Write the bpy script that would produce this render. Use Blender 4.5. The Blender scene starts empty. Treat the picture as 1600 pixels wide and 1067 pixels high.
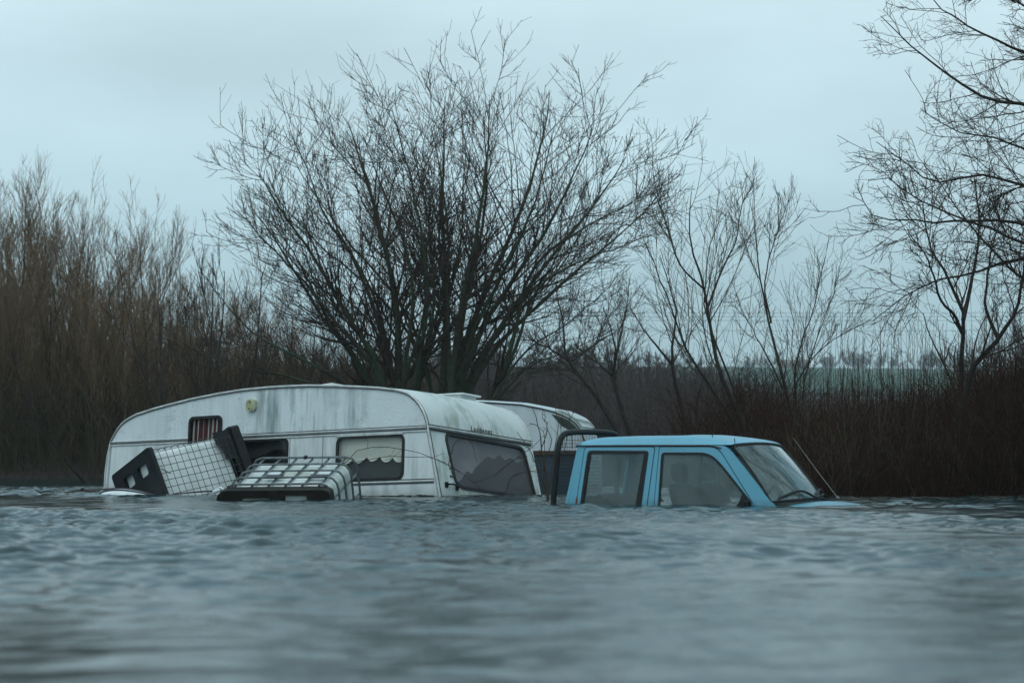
import bpy, math, random
import numpy as np
from mathutils import Vector, Matrix
from mathutils.geometry import tessellate_polygon
R = math.radians
scene = bpy.context.scene
col = scene.collection

# ------------------------------------------------------------------ camera
H = 0.4167                      # eye height above the flood water
FPX = 85 / 36 * 1600            # focal length expressed in photo pixels
cam_d = bpy.data.cameras.new("camera")
cam = bpy.data.objects.new("camera", cam_d)
col.objects.link(cam)
cam.location = (0, 0, H)
cam.rotation_euler = (R(90), 0, 0)
cam_d.lens = 85
cam_d.sensor_width = 36
cam_d.shift_y = 186.5 / 1600
cam_d.clip_start = 0.05
cam_d.clip_end = 5000
cam_d.dof.use_dof = True
cam_d.dof.focus_distance = 28.5
cam_d.dof.aperture_fstop = 3.4
scene.camera = cam

# ------------------------------------------------------------------ sky, sun, exposure
SUN_EL, SUN_ROT = R(52), R(205)
world = bpy.data.worlds.new("World")
scene.world = world
world.use_nodes = True
nt = world.node_tree
for n in list(nt.nodes):
    nt.nodes.remove(n)
wo = nt.nodes.new("ShaderNodeOutputWorld")
bg = nt.nodes.new("ShaderNodeBackground")
bg.inputs["Strength"].default_value = 0.10
sky = nt.nodes.new("ShaderNodeTexSky")
sky.sky_type = 'NISHITA'
sky.sun_disc = False
sky.sun_elevation = SUN_EL
sky.sun_rotation = SUN_ROT
sky.air_density = 1.0
sky.dust_density = 2.0
tc = nt.nodes.new("ShaderNodeTexCoord")
sep = nt.nodes.new("ShaderNodeSeparateXYZ")
nt.links.new(tc.outputs["Generated"], sep.inputs[0])
# overcast deck: brightness by elevation, broken by soft cloud noise
ramp = nt.nodes.new("ShaderNodeValToRGB")
e = ramp.color_ramp.elements
e[0].position = 0.0;  e[0].color = (4.3, 6.2, 6.95, 1)
e[1].position = 1.0;  e[1].color = (8.2, 11.0, 12.0, 1)
m_ = e.new(0.07); m_.color = (4.45, 6.4, 7.15, 1)
m_ = e.new(0.19); m_.color = (6.6, 8.6, 9.3, 1)
m_ = e.new(0.33); m_.color = (3.7, 6.0, 7.2, 1)
m_ = e.new(0.55); m_.color = (5.2, 7.8, 8.9, 1)
nt.links.new(sep.outputs["Z"], ramp.inputs[0])
mp = nt.nodes.new("ShaderNodeMapping")
mp.inputs["Scale"].default_value = (3.0, 3.0, 9.0)
nt.links.new(tc.outputs["Generated"], mp.inputs[0])
nz = nt.nodes.new("ShaderNodeTexNoise")
nz.inputs["Scale"].default_value = 1.3
nz.inputs["Detail"].default_value = 5
nz.inputs["Roughness"].default_value = 0.5
nt.links.new(mp.outputs[0], nz.inputs["Vector"])
mr = nt.nodes.new("ShaderNodeMapRange")
mr.inputs[1].default_value = 0.3; mr.inputs[2].default_value = 0.7
mr.inputs[3].default_value = 0.89; mr.inputs[4].default_value = 1.16
nt.links.new(nz.outputs[0], mr.inputs[0])
vm = nt.nodes.new("ShaderNodeVectorMath"); vm.operation = 'SCALE'
nt.links.new(ramp.outputs[0], vm.inputs[0]); nt.links.new(mr.outputs[0], vm.inputs["Scale"])
mx = nt.nodes.new("ShaderNodeMix"); mx.data_type = 'RGBA'
mx.inputs[0].default_value = 0.93
nt.links.new(sky.outputs[0], mx.inputs[6]); nt.links.new(vm.outputs[0], mx.inputs[7])
nt.links.new(mx.outputs[2], bg.inputs[0]); nt.links.new(bg.outputs[0], wo.inputs[0])

sun_d = bpy.data.lights.new("sun", 'SUN')
sun_d.energy = 0.5
sun_d.angle = R(40)
sun_d.color = (1.0, 0.97, 0.92)
sun = bpy.data.objects.new("sun", sun_d)
col.objects.link(sun)
sd = Vector((math.sin(SUN_ROT) * math.cos(SUN_EL), math.cos(SUN_ROT) * math.cos(SUN_EL), math.sin(SUN_EL)))
sun.rotation_euler = (-sd).to_track_quat('-Z', 'Y').to_euler()
scene.view_settings.view_transform = 'Standard'
scene.view_settings.look = 'None'
scene.view_settings.exposure = 0.0
scene.view_settings.gamma = 1.0
scene.cycles.max_bounces = 8
scene.cycles.transparent_max_bounces = 12
scene.cycles.volume_bounces = 1

# ------------------------------------------------------------------ helpers
def P(x, y, d):
    """world point at distance d that the photo shows at pixel x, y"""
    return np.array([(x - 800) * d / FPX, d, H + (720 - y) * d / FPX])

def tag(o, label=None, cat=None, group=None, kind=None):
    if label: o["label"] = label
    if cat: o["category"] = cat
    if group: o["group"] = group
    if kind: o["kind"] = kind
    return o

def empty(name, matrix, label, cat, group=None):
    o = bpy.data.objects.new(name, None)
    o.empty_display_size = 0.2
    col.objects.link(o)
    o.matrix_world = matrix
    return tag(o, label, cat, group)

class MB:
    """collects shapes and links them as one mesh object"""
    def __init__(self):
        self.v, self.f, self.n = [], [], 0
    def add(self, v, f):
        v = np.asarray(v, float).reshape(-1, 3)
        self.v.append(v)
        self.f += [tuple(i + self.n for i in q) for q in f]
        self.n += len(v)
        return self
    def box(self, c, s, rot=None, bev=0.0):
        sx, sy, sz = [k / 2 for k in s]
        if bev:
            b = bev
            pts, faces = [], []
            ring = []
            for zz, ins in ((-sz, b), (-sz + b, 0), (sz - b, 0), (sz, b)):
                loop = []
                for (px, py) in ((-1, -1), (1, -1), (1, 1), (-1, 1)):
                    x0, y0 = px * (sx - ins), py * (sy - ins)
                    if px * py > 0:
                        loop += [(x0, y0 - py * b), (x0 - px * b, y0)] if True else []
                    else:
                        loop += [(x0 - px * b, y0), (x0, y0 - py * b)]
                ring.append([(a, b_, zz) for a, b_ in loop])
            for r_ in ring: pts += r_
            for k in range(3):
                for i in range(8):
                    j = (i + 1) % 8
                    faces.append((k * 8 + i, k * 8 + j, k * 8 + 8 + j, k * 8 + 8 + i))
            faces.append(tuple(range(7, -1, -1))); faces.append(tuple(range(24, 32)))
            v = np.array(pts)
        else:
            v = np.array([(x, y, z) for z in (-sz, sz) for y in (-sy, sy) for x in (-sx, sx)])
            faces = [(0, 2, 3, 1), (4, 5, 7, 6), (0, 1, 5, 4), (2, 6, 7, 3), (0, 4, 6, 2), (1, 3, 7, 5)]
        if rot is not None:
            v = v @ np.array(rot).T
        return self.add(v + np.array(c), faces)
    def tube(self, pts, r, k=8, cap=True):
        pts = np.asarray(pts, float)
        m = len(pts)
        rr = np.full(m, r) if np.isscalar(r) else np.asarray(r, float)
        v, f = tube_batch(pts[None], rr[None], k)
        f = [tuple(q) for q in f]
        if cap:
            f.append(tuple(range(k - 1, -1, -1))); f.append(tuple(range((m - 1) * k, m * k)))
        return self.add(v, f)
    def loft(self, rings, closed=False, cap=False):
        rings = [np.asarray(r_, float) for r_ in rings]
        k = len(rings[0]); f = []
        for i in range(len(rings) - 1):
            for j in range(k if closed else k - 1):
                j2 = (j + 1) % k
                f.append((i * k + j, i * k + j2, (i + 1) * k + j2, (i + 1) * k + j))
        if cap:
            f.append(tuple(range(k - 1, -1, -1))); f.append(tuple(range((len(rings) - 1) * k, len(rings) * k)))
        return self.add(np.concatenate(rings), f)
    def panel(self, loops, th, fn):
        """flat sheet with holes; fn(x, y, depth) gives the 3-D point; depth 0 is the outside"""
        flat = [p for l in loops for p in l]
        tris = tessellate_polygon([[Vector((x, y, 0)) for x, y in l] for l in loops])
        n = len(flat)
        v = [fn(x, y, 0) for x, y in flat] + [fn(x, y, th) for x, y in flat]
        f = []
        def area(t):
            (x0, y0), (x1, y1), (x2, y2) = [flat[i] for i in t]
            return (x1 - x0) * (y2 - y0) - (x2 - x0) * (y1 - y0)
        for t in tris:
            t = tuple(t) if area(t) > 0 else tuple(reversed(t))
            f.append(t); f.append(tuple(i + n for i in reversed(t)))
        s = 0
        for l in loops:
            m = len(l)
            for i in range(m):
                j = (i + 1) % m
                f.append((s + i, s + i + 0 + n, s + j + n, s + j))
            s += m
        return self.add(v, f)
    def build(self, name, mat, parent=None, smooth=False, fix=True):
        me = bpy.data.meshes.new(name)
        v = np.concatenate(self.v)
        me.from_pydata(v.tolist(), [], self.f)
        me.validate()
        if fix:
            import bmesh
            bm = bmesh.new(); bm.from_mesh(me)
            bmesh.ops.recalc_face_normals(bm, faces=bm.faces)
            bm.to_mesh(me); bm.free()
        if smooth:
            me.polygons.foreach_set("use_smooth", [True] * len(me.polygons))
            try: me.set_sharp_from_angle(angle=R(40))
            except Exception: pass
        me.materials.append(mat)
        o = bpy.data.objects.new(name, me)
        col.objects.link(o)
        if parent is not None: o.parent = parent
        return o

def tube_batch(Pa, Ra, k):
    """Pa (B,n,3) polylines, Ra (B,n) radii -> vertices and quads of k-sided tubes"""
    B, n, _ = Pa.shape
    T = np.gradient(Pa, axis=1)
    T /= np.linalg.norm(T, axis=2, keepdims=True) + 1e-9
    mean = Pa[:, -1] - Pa[:, 0]
    mean = mean + 1e-6
    ref = np.where((np.abs(mean[:, 2]) > np.abs(mean[:, 0]))[:, None], np.array([[1., 0.13, 0.02]]), np.array([[0.02, 0.13, 1.]]))
    if n > 2:   # a bent single tube: keep the reference off every tangent
        ref = ref[:, None, :].repeat(n, 1)
    else:
        ref = ref[:, None, :].repeat(n, 1)
    if B == 1:
        # parallel transport
        u = np.cross(T[0, 0], ref[0, 0]); u /= np.linalg.norm(u)
        U = [u]
        for i in range(1, n):
            u = U[-1] - T[0, i] * np.dot(U[-1], T[0, i]); u /= np.linalg.norm(u) + 1e-9
            U.append(u)
        U = np.array(U)[None]
    else:
        U = np.cross(T, ref); U /= np.linalg.norm(U, axis=2, keepdims=True) + 1e-9
    W = np.cross(T, U)
    a = np.arange(k) * 2 * np.pi / k
    V = Pa[:, :, None, :] + Ra[:, :, None, None] * (np.cos(a)[None, None, :, None] * U[:, :, None, :] + np.sin(a)[None, None, :, None] * W[:, :, None, :])
    idx = np.arange(B * n * k).reshape(B, n, k)
    A = idx[:, :-1]; Bq = idx[:, 1:]
    F = np.stack([A, np.roll(A, -1, 2), np.roll(Bq, -1, 2), Bq], -1).reshape(-1, 4)
    return V.reshape(-1, 3), F

def fast_mesh(name, vs, fs, mat, parent=None, smooth=True):
    """link big numpy meshes (quads) as ONE object"""
    off, V, Fq = 0, [], []
    for v, f in zip(vs, fs):
        V.append(v); Fq.append(f + off); off += len(v)
    V = np.concatenate(V).astype(np.float32); Fq = np.concatenate(Fq).astype(np.int32)
    me = bpy.data.meshes.new(name)
    me.vertices.add(len(V)); me.vertices.foreach_set("co", V.ravel())
    me.loops.add(Fq.size); me.loops.foreach_set("vertex_index", Fq.ravel())
    me.polygons.add(len(Fq)); me.polygons.foreach_set("loop_start", np.arange(0, Fq.size, 4, dtype=np.int32))
    me.polygons.foreach_set("use_smooth", np.full(len(Fq), smooth))
    me.update(calc_edges=True); me.validate()
    me.materials.append(mat)
    o = bpy.data.objects.new(name, me); col.objects.link(o)
    if parent is not None: o.parent = parent
    return o

def rrect(x0, y0, x1, y1, r, n=5, skew=None):
    if not isinstance(r, (tuple, list)): r = (r,) * 4
    pts = []
    for (cx, cy, a0, q) in ((x1 - r[0], y0 + r[0], -90, r[0]), (x1 - r[1], y1 - r[1], 0, r[1]), (x0 + r[2], y1 - r[2], 90, r[2]), (x0 + r[3], y0 + r[3], 180, r[3])):
        for i in range(n + 1):
            a = R(a0 + 90 * i / n)
            pts.append((cx + q * math.cos(a), cy + q * math.sin(a)))
    return pts

def round_poly(poly, r, n=4):
    """polygon with every corner rounded"""
    out = []; m = len(poly)
    for i in range(m):
        p0, p, p2 = [Vector(poly[j % m]) for j in (i - 1, i, i + 1)]
        rr = r[i] if isinstance(r, (list, tuple)) else r
        if rr <= 0: out.append(tuple(p)); continue
        a = p + (p0 - p).normalized() * min(rr, (p0 - p).length * .48); b = p + (p2 - p).normalized() * min(rr, (p2 - p).length * .48)
        for k in range(n + 1):
            t = k / n
            out.append(tuple(a * (1 - t) ** 2 + p * 2 * t * (1 - t) + b * t * t))
    return out

def offset_poly(poly, d):
    """shrink (d > 0) a counter-clockwise polygon"""
    out = []; m = len(poly)
    for i in range(m):
        p0, p, p2 = [Vector(poly[j % m]) for j in (i - 1, i, i + 1)]
        a = (p - p0); b = (p2 - p)
        if a.length < 1e-7 or b.length < 1e-7: a = b = p2 - p0
        na = Vector((-a.y, a.x)).normalized(); nb = Vector((-b.y, b.x)).normalized()
        nn = na + nb
        nn = nn / max(nn.length_squared, .5) * 2 * d
        out.append(tuple(p + nn))
    return out

def smooth_line(pts, n):
    """Catmull-Rom resample to n points, even in length"""
    pts = np.asarray(pts, float)
    if len(pts) > 2:
        ext = np.vstack([2 * pts[0] - pts[1], pts, 2 * pts[-1] - pts[-2]])
        out = []
        for i in range(1, len(ext) - 2):
            p0, p1, p2, p3 = ext[i - 1:i + 3]
            for t in np.linspace(0, 1, 12, endpoint=False):
                out.append(.5 * ((2 * p1) + (-p0 + p2) * t + (2 * p0 - 5 * p1 + 4 * p2 - p3) * t * t + (-p0 + 3 * p1 - 3 * p2 + p3) * t ** 3))
        out.append(pts[-1]); pts = np.array(out)
    s = np.r_[0, np.cumsum(np.linalg.norm(np.diff(pts, axis=0), axis=1))]
    q = np.linspace(0, s[-1], n)
    return np.stack([np.interp(q, s, pts[:, i]) for i in range(3)], 1)

# ------------------------------------------------------------------ materials
def newmat(name):
    m = bpy.data.materials.new(name); m.use_nodes = True
    t = m.node_tree
    return m, t, t.nodes["Principled BSDF"], t.nodes["Material Output"]

def noise(t, scale, detail=4, vec=None, rough=.55, stretch=None, coord="Object"):
    n = t.nodes.new("ShaderNodeTexNoise")
    n.inputs["Scale"].default_value = scale; n.inputs["Detail"].default_value = detail; n.inputs["Roughness"].default_value = rough
    c = t.nodes.new("ShaderNodeTexCoord"); src = c.outputs[coord]
    if stretch:
        mp = t.nodes.new("ShaderNodeMapping"); mp.inputs["Scale"].default_value = stretch
        t.links.new(src, mp.inputs[0]); src = mp.outputs[0]
    t.links.new(src, n.inputs["Vector"])
    return n.outputs[0]

def mrange(t, v, a, b, c=0, d=1):
    n = t.nodes.new("ShaderNodeMapRange")
    for i, q in enumerate((a, b, c, d)): n.inputs[i + 1].default_value = q
    t.links.new(v, n.inputs[0]); return n.outputs[0]

def mixc(t, fac, a, b):
    n = t.nodes.new("ShaderNodeMix"); n.data_type = 'RGBA'
    if hasattr(fac, "node"): t.links.new(fac, n.inputs[0])
    else: n.inputs[0].default_value = fac
    for i, q in ((6, a), (7, b)):
        if hasattr(q, "node"): t.links.new(q, n.inputs[i])
        else: n.inputs[i].default_value = (*q, 1)
    return n.outputs[2]

def mult(t, a, b):
    n = t.nodes.new("ShaderNodeMath"); n.operation = 'MULTIPLY'
    for i, q in enumerate((a, b)):
        if hasattr(q, "node"): t.links.new(q, n.inputs[i])
        else: n.inputs[i].default_value = q
    return n.outputs[0]

def bump(t, b, h, strength, dist=.01):
    n = t.nodes.new("ShaderNodeBump"); n.inputs["Strength"].default_value = strength; n.inputs["Distance"].default_value = dist
    t.links.new(h, n.inputs["Height"]); t.links.new(n.outputs[0], b.inputs["Normal"])

def simple(name, c1, c2=None, scale=6, rough=.6, metal=0, bump_s=0, bscale=60, stretch=None, spec=.5):
    m, t, b, o = newmat(name)
    c2 = c2 or tuple(k * .75 for k in c1)
    f = mrange(t, noise(t, scale, 5, stretch=stretch), .35, .65)
    t.links.new(mixc(t, f, c1, c2), b.inputs["Base Color"])
    b.inputs["Roughness"].default_value = rough; b.inputs["Metallic"].default_value = metal
    b.inputs["Specular IOR Level"].default_value = spec
    if bump_s: bump(t, b, noise(t, bscale, 3), bump_s)
    return m

def caravan_skin(name, base, dirt, stain, hammered, band, amount=1.0):
    m, t, b, o = newmat(name)
    c = mixc(t, mrange(t, noise(t, 1.3, 5), .3, .75, 0, .55), base, tuple(k * .72 for k in base))
    # rain streaks run down, drawn out along z
    st = mrange(t, noise(t, 8, 4, stretch=(1, 1, .11)), .44, .62, 0, .8 * amount)
    st = mult(t, st, mrange(t, noise(t, .8, 2), .36, .5))
    if band:      # rain runs gather along one stretch of the side
        tcx = t.nodes.new("ShaderNodeTexCoord"); sx = t.nodes.new("ShaderNodeSeparateXYZ"); t.links.new(tcx.outputs["Object"], sx.inputs[0])
        st = mult(t, st, mult(t, mrange(t, sx.outputs["Y"], .5, 1.2, .25, 1), mrange(t, sx.outputs["Y"], 2.6, 2.8, 1, .2)))
    c = mixc(t, st, c, stain)
    sp = mult(t, mrange(t, noise(t, 45, 3), .60, .70, 0, .7 * amount), mrange(t, noise(t, 1.1, 3), .42, .6))
    c = mixc(t, sp, c, dirt)
    blot = mrange(t, noise(t, 3.4, 6, rough=.7), .55, .8, 0, .5 * amount)
    c = mixc(t, blot, c, dirt)
    # flood tide mark just above the water
    g = t.nodes.new("ShaderNodeNewGeometry"); s_ = t.nodes.new("ShaderNodeSeparateXYZ")
    t.links.new(g.outputs["Position"], s_.inputs[0])
    wl = mult(t, mrange(t, s_.outputs["Z"], .0, .13, .6, 0), mrange(t, noise(t, 9, 3), .3, .6, .5, 1))
    c = mixc(t, wl, c, (.16, .16, .12))
    t.links.new(c, b.inputs["Base Color"])
    b.inputs["Roughness"].default_value = .5; b.inputs["Specular IOR Level"].default_value = .35
    if hammered:
        v = t.nodes.new("ShaderNodeTexVoronoi"); v.inputs["Scale"].default_value = 75
        cc = t.nodes.new("ShaderNodeTexCoord"); t.links.new(cc.outputs["Object"], v.inputs["Vector"])
        bump(t, b, v.outputs["Distance"], .55, .006)
    else:
        bump(t, b, noise(t, 3, 2), .25, .02)
    return m

def glass(name, tint, fog, fog_col, rough=.04, grime=.3, stretch=None, ior=1.5, scale=5):
    """thin pane: see-through, Fresnel reflection, patchy condensation and dirt"""
    m, t, b, o = newmat(name)
    t.nodes.remove(b)
    tr = t.nodes.new("ShaderNodeBsdfTransparent"); tr.inputs[0].default_value = (*tint, 1)
    gl = t.nodes.new("ShaderNodeBsdfGlossy"); gl.inputs["Roughness"].default_value = rough; gl.inputs["Color"].default_value = (1, 1, 1, 1)
    df = t.nodes.new("ShaderNodeBsdfDiffuse"); df.inputs[0].default_value = (*fog_col, 1)
    tl = t.nodes.new("ShaderNodeBsdfTranslucent"); tl.inputs[0].default_value = (*fog_col, 1)
    dt = t.nodes.new("ShaderNodeMixShader"); dt.inputs[0].default_value = .5; t.links.new(df.outputs[0], dt.inputs[1]); t.links.new(tl.outputs[0], dt.inputs[2]); df = dt
    lw = t.nodes.new("ShaderNodeLayerWeight"); lw.inputs[0].default_value = .5
    pw_ = t.nodes.new("ShaderNodeMath"); pw_.operation = 'POWER'; pw_.inputs[1].default_value = 5
    t.links.new(lw.outputs["Facing"], pw_.inputs[0])
    f0 = ((ior - 1) / (ior + 1)) ** 2
    fresnel = mrange(t, pw_.outputs[0], 0, 1, f0, 1)
    f1 = mrange(t, noise(t, scale, 6, rough=.65, stretch=stretch), .3, .7, max(fog - grime, 0), min(fog + grime, 1))
    a = t.nodes.new("ShaderNodeMixShader"); t.links.new(f1, a.inputs[0]); t.links.new(tr.outputs[0], a.inputs[1]); t.links.new(df.outputs[0], a.inputs[2])
    c = t.nodes.new("ShaderNodeMixShader"); t.links.new(fresnel, c.inputs[0]); t.links.new(a.outputs[0], c.inputs[1]); t.links.new(gl.outputs[0], c.inputs[2])
    bp = t.nodes.new("ShaderNodeBump"); bp.inputs["Strength"].default_value = .025; bp.inputs["Distance"].default_value = .01
    t.links.new(noise(t, 14, 3, stretch=stretch), bp.inputs["Height"]); t.links.new(bp.outputs[0], gl.inputs["Normal"])
    t.links.new(c.outputs[0], o.inputs["Surface"])
    return m

def bark(name, c1, c2, moss=None, amt=.5):
    m, t, b, o = newmat(name)
    c = mixc(t, mrange(t, noise(t, 9, 4), .35, .65), c1, c2)
    if moss:
        g = t.nodes.new("ShaderNodeNewGeometry")
        c = mixc(t, mult(t, mrange(t, noise(t, 1.6, 4), .4, .6), amt), c, moss)
    t.links.new(c, b.inputs["Base Color"])
    b.inputs["Roughness"].default_value = .9; b.inputs["Specular IOR Level"].default_value = .06
    return m

M = {}
M['upper'] = caravan_skin("hammered_white_aluminium", (.74, .78, .79), (.20, .23, .23), (.27, .33, .33), True, 1, 1.25)
M['lower'] = caravan_skin("painted_white_aluminium", (.73, .76, .76), (.33, .34, .31), (.42, .45, .43), False, 0, .8)
M['front'] = caravan_skin("weathered_front_aluminium", (.66, .69, .67), (.2, .23, .2), (.30, .34, .28), False, 0, 1.0)
M['white2'] = caravan_skin("cold_white_aluminium", (.66, .71, .73), (.34, .40, .42), (.40, .46, .47), False, 0, .5)
M['trim'] = simple("pale_trim", (.62, .62, .6), (.42, .43, .42), 8, .4, .2)
M['trimdark'] = simple("dark_seal", (.03, .03, .032), (.05, .045, .04), 10, .5)
M['rubber'] = simple("black_rubber", (.01, .01, .011), (.018, .017, .016), 12, .55, 0, 0, 60, None, .3)
M['blackplastic'] = simple("black_plastic", (.009, .010, .011), (.016, .017, .018), 9, .55, 0, .2, 40, None, .25)
M['brownplastic'] = simple("muddy_black_plastic", (.012, .010, .009), (.03, .023, .018), 7, .6, 0, .2, 40, None, .2)
M['tank'] = simple("milky_tank_plastic", (.82, .84, .83), (.66, .69, .66), 3.5, .4, 0, .1, 10)
M['tankdirty'] = simple("stained_tank_plastic", (.80, .83, .82), (.52, .54, .47), 3, .4, 0, .1, 10)
M['galv'] = simple("galvanised_tube", (.17, .19, .2), (.10, .105, .105), 14, .42, .6)
M['darkwire'] = simple("dull_wire", (.07, .075, .075), (.045, .045, .042), 20, .5, .5)
M['cream'] = simple("aged_cream_plastic", (.52, .52, .36), (.38, .40, .25), 25, .45)
M['creamlens'] = simple("yellowed_lens", (.42, .40, .2), (.3, .3, .15), 30, .3)
M['inside'] = simple("dim_lining", (.10, .10, .09), (.06, .06, .055), 4, .8)
M['skyreflect'] = simple("reflected_sky_pale", (.34, .32, .335), (.15, .145, .155), 1.9, .8)
M['seat'] = simple("grey_seat_cloth", (.04, .047, .05), (.028, .033, .036), 30, .9)
M['net'] = simple("net_curtain", (.80, .78, .70), (.66, .64, .57), 60, .9)
M['greynet'] = simple("grey_net_curtain", (.05, .055, .055), (.03, .035, .035), 40, .9)
M['bushreflect'] = simple("reflected_bush_brown", (.035, .026, .027), (.02, .015, .016), 3, .8, 0, 0, 60, None, .1)
M['bluepanel'] = simple("dark_blue_panel", (.045, .062, .085), (.03, .042, .06), 5, .35)
M['rust'] = simple("brown_rusty_trim", (.075, .035, .022), (.03, .022, .02), 9, .7)
M['redrust'] = simple("red_rust", (.16, .03, .02), (.09, .03, .02), 30, .7)
M['silver'] = simple("wet_grey_rod", (.26, .26, .25), (.18, .18, .17), 20, .4, .3)
M['floatwhite'] = simple("white_gel_coat", (.74, .76, .76), (.6, .63, .62), 5, .25)
M['stripe'] = simple("dark_stripe", (.035, .03, .05), (.05, .045, .06), 10, .5)
M['palestrip'] = simple("pale_green_strip", (.42, .48, .42), (.25, .28, .23), 5, .4)
M['bluedrum'] = simple("blue_drum_plastic", (.010, .025, .085), (.012, .02, .06), 5, .4)
M['wood'] = simple("wet_dead_wood", (.035, .028, .022), (.06, .05, .04), 10, .7)
M['wire'] = simple("line_wire", (.04, .04, .045), None, 4, .6)
M['brick'] = simple("far_brick", (.16, .10, .08), (.13, .08, .06), 2, .8)
M['tile'] = simple("far_roof_tile", (.13, .085, .07), (.1, .065, .055), 2, .8)
M['seam'] = simple("panel_seam", (.2, .21, .2), (.14, .15, .14), 10, .6)
M['letter'] = simple("faded_black_letter", (.02, .02, .02), (.035, .035, .03), 30, .6)
M['pane_side'] = glass("side_window_acrylic", (.93, .94, .93), .025, (.16, .17, .17), .05, .025, None, 1.27)
M['pane_end'] = glass("end_window_acrylic", (.94, .92, .92), .10, (.36, .34, .35), .07, .10, None, 1.25, 1.6)
M['pane_truck'] = glass("misted_truck_glass", (.93, .96, .96), .13, (.36, .47, .47), .03, .13, None, 1.36, 2.2)
M['pane_wind'] = glass("wet_windscreen_glass", (.9, .95, .94), .36, (.36, .45, .43), .05, .3, (.35, 2.4, .35), 1.5, 7)
M['pane_far'] = glass("greenish_front_glass", (.4, .45, .4), .3, (.2, .22, .18), .1, .25, None, 1.5, 8)

def truck_paint():
    m, t, b, o = newmat("sky_blue_paint")
    c = mixc(t, mrange(t, noise(t, 2.5, 4), .3, .7), (.095, .33, .45), (.115, .37, .49))
    c = mixc(t, mrange(t, noise(t, 60, 3), .60, .76, 0, .4), c, (.10, .16, .18))
    c = mixc(t, mrange(t, noise(t, 3.2, 6, rough=.7, stretch=(1, 1, .5)), .48, .75, 0, .38), c, (.15, .24, .27))
    g = t.nodes.new("ShaderNodeNewGeometry"); s_ = t.nodes.new("ShaderNodeSeparateXYZ")
    t.links.new(g.outputs["Position"], s_.inputs[0])
    wl = mult(t, mrange(t, s_.outputs["Z"], .0, .07, .55, 0), mrange(t, noise(t, 12, 3), .3, .6, .3, 1))
    c = mixc(t, wl, c, (.06, .09, .09))
    t.links.new(c, b.inputs["Base Color"])
    b.inputs["Roughness"].default_value = .42; b.inputs["Coat Weight"].default_value = .35; b.inputs["Coat Roughness"].default_value = .18
    bump(t, b, noise(t, 1.8, 2), .12, .02)
    return m
M['blue'] = truck_paint()

def stripes():
    m, t, b, o = newmat("striped_curtain")
    c = t.nodes.new("ShaderNodeTexCoord"); w = t.nodes.new("ShaderNodeTexWave")
    w.wave_type = 'BANDS'; w.bands_direction = 'Y'; w.inputs["Scale"].default_value = 3.9; w.inputs["Distortion"].default_value = .9
    w.inputs["Detail"].default_value = 1; w.inputs["Detail Scale"].default_value = .6
    t.links.new(c.outputs["Object"], w.inputs["Vector"])
    t.links.new(mixc(t, mrange(t, w.outputs["Fac"], .80, .93), (.055, .012, .014), (.36, .34, .31)), b.inputs["Base Color"])
    b.inputs["Roughness"].default_value = .9
    return m
M['stripes'] = stripes()

def water_mat():
    m, t, b, o = newmat("muddy_flood_water")
    t.links.new(mixc(t, mrange(t, noise(t, .4, 3), .3, .7), (.010, .031, .035), (.016, .036, .038)), b.inputs["Base Color"])
    b.inputs["Roughness"].default_value = .10; b.inputs["IOR"].default_value = 1.26
    bump(t, b, noise(t, 20, 4, stretch=(.8, 1, 1)), .17, .02)
    bn = [n_ for n_ in t.nodes if n_.bl_idname == 'ShaderNodeBump'][0]
    t.links.new(mrange(t, noise(t, .22, 3), .38, .62, .03, .28), bn.inputs['Strength'])
    return m
M['water'] = water_mat()

def ground_mat():
    m, t, b, o = newmat("bank_and_field")
    g = t.nodes.new("ShaderNodeNewGeometry"); s_ = t.nodes.new("ShaderNodeSeparateXYZ")
    t.links.new(g.outputs["Position"], s_.inputs[0])
    soil = mixc(t, mrange(t, noise(t, .8, 6, rough=.7), .35, .65), (.022, .014, .010), (.04, .027, .018))
    rough_g = mixc(t, mrange(t, noise(t, .12, 5), .4, .6), (.07, .055, .055), (.06, .065, .045))
    grass = mixc(t, mrange(t, noise(t, .012, 6, rough=.7, stretch=(1, .35, 1)), .38, .62), (.012, .042, .024), (.026, .060, .032))
    a = mixc(t, mrange(t, s_.outputs["Y"], 38, 70), soil, rough_g)
    c = mixc(t, mrange(t, s_.outputs["Y"], 395, 410), a, grass)
    t.links.new(c, b.inputs["Base Color"]); b.inputs["Roughness"].default_value = .9
    b.inputs["Specular IOR Level"].default_value = .1
    return m
M['ground'] = ground_mat()
M['bark_main'] = bark("mossy_grey_bark", (.05, .045, .036), (.08, .07, .055), (.06, .09, .05), .8)
M['twig_main'] = bark("dark_twig", (.05, .037, .029), (.078, .058, .045))
M['bark_dark'] = bark("dark_bark", (.032, .027, .023), (.05, .042, .035))
M['twig_tan'] = bark("tan_willow_twig", (.155, .098, .060), (.235, .152, .096))
M['bark_tan'] = bark("brown_willow_bark", (.05, .036, .022), (.08, .056, .034), (.05, .052, .025), .4)
M['twig_pale'] = bark("pale_green_twig", (.075, .066, .05), (.11, .098, .075))
M['bramble'] = bark("bramble_stem", (.028, .013, .009), (.068, .036, .024))
M['scrub'] = bark("purple_brown_scrub", (.07, .055, .053), (.105, .082, .076))

rng = np.random.default_rng(7)

# ------------------------------------------------------------------ ground, hill and water
def sstep(x, a, b):
    t = np.clip((x - a) / (b - a), 0, 1); return t * t * (3 - 2 * t)

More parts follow.
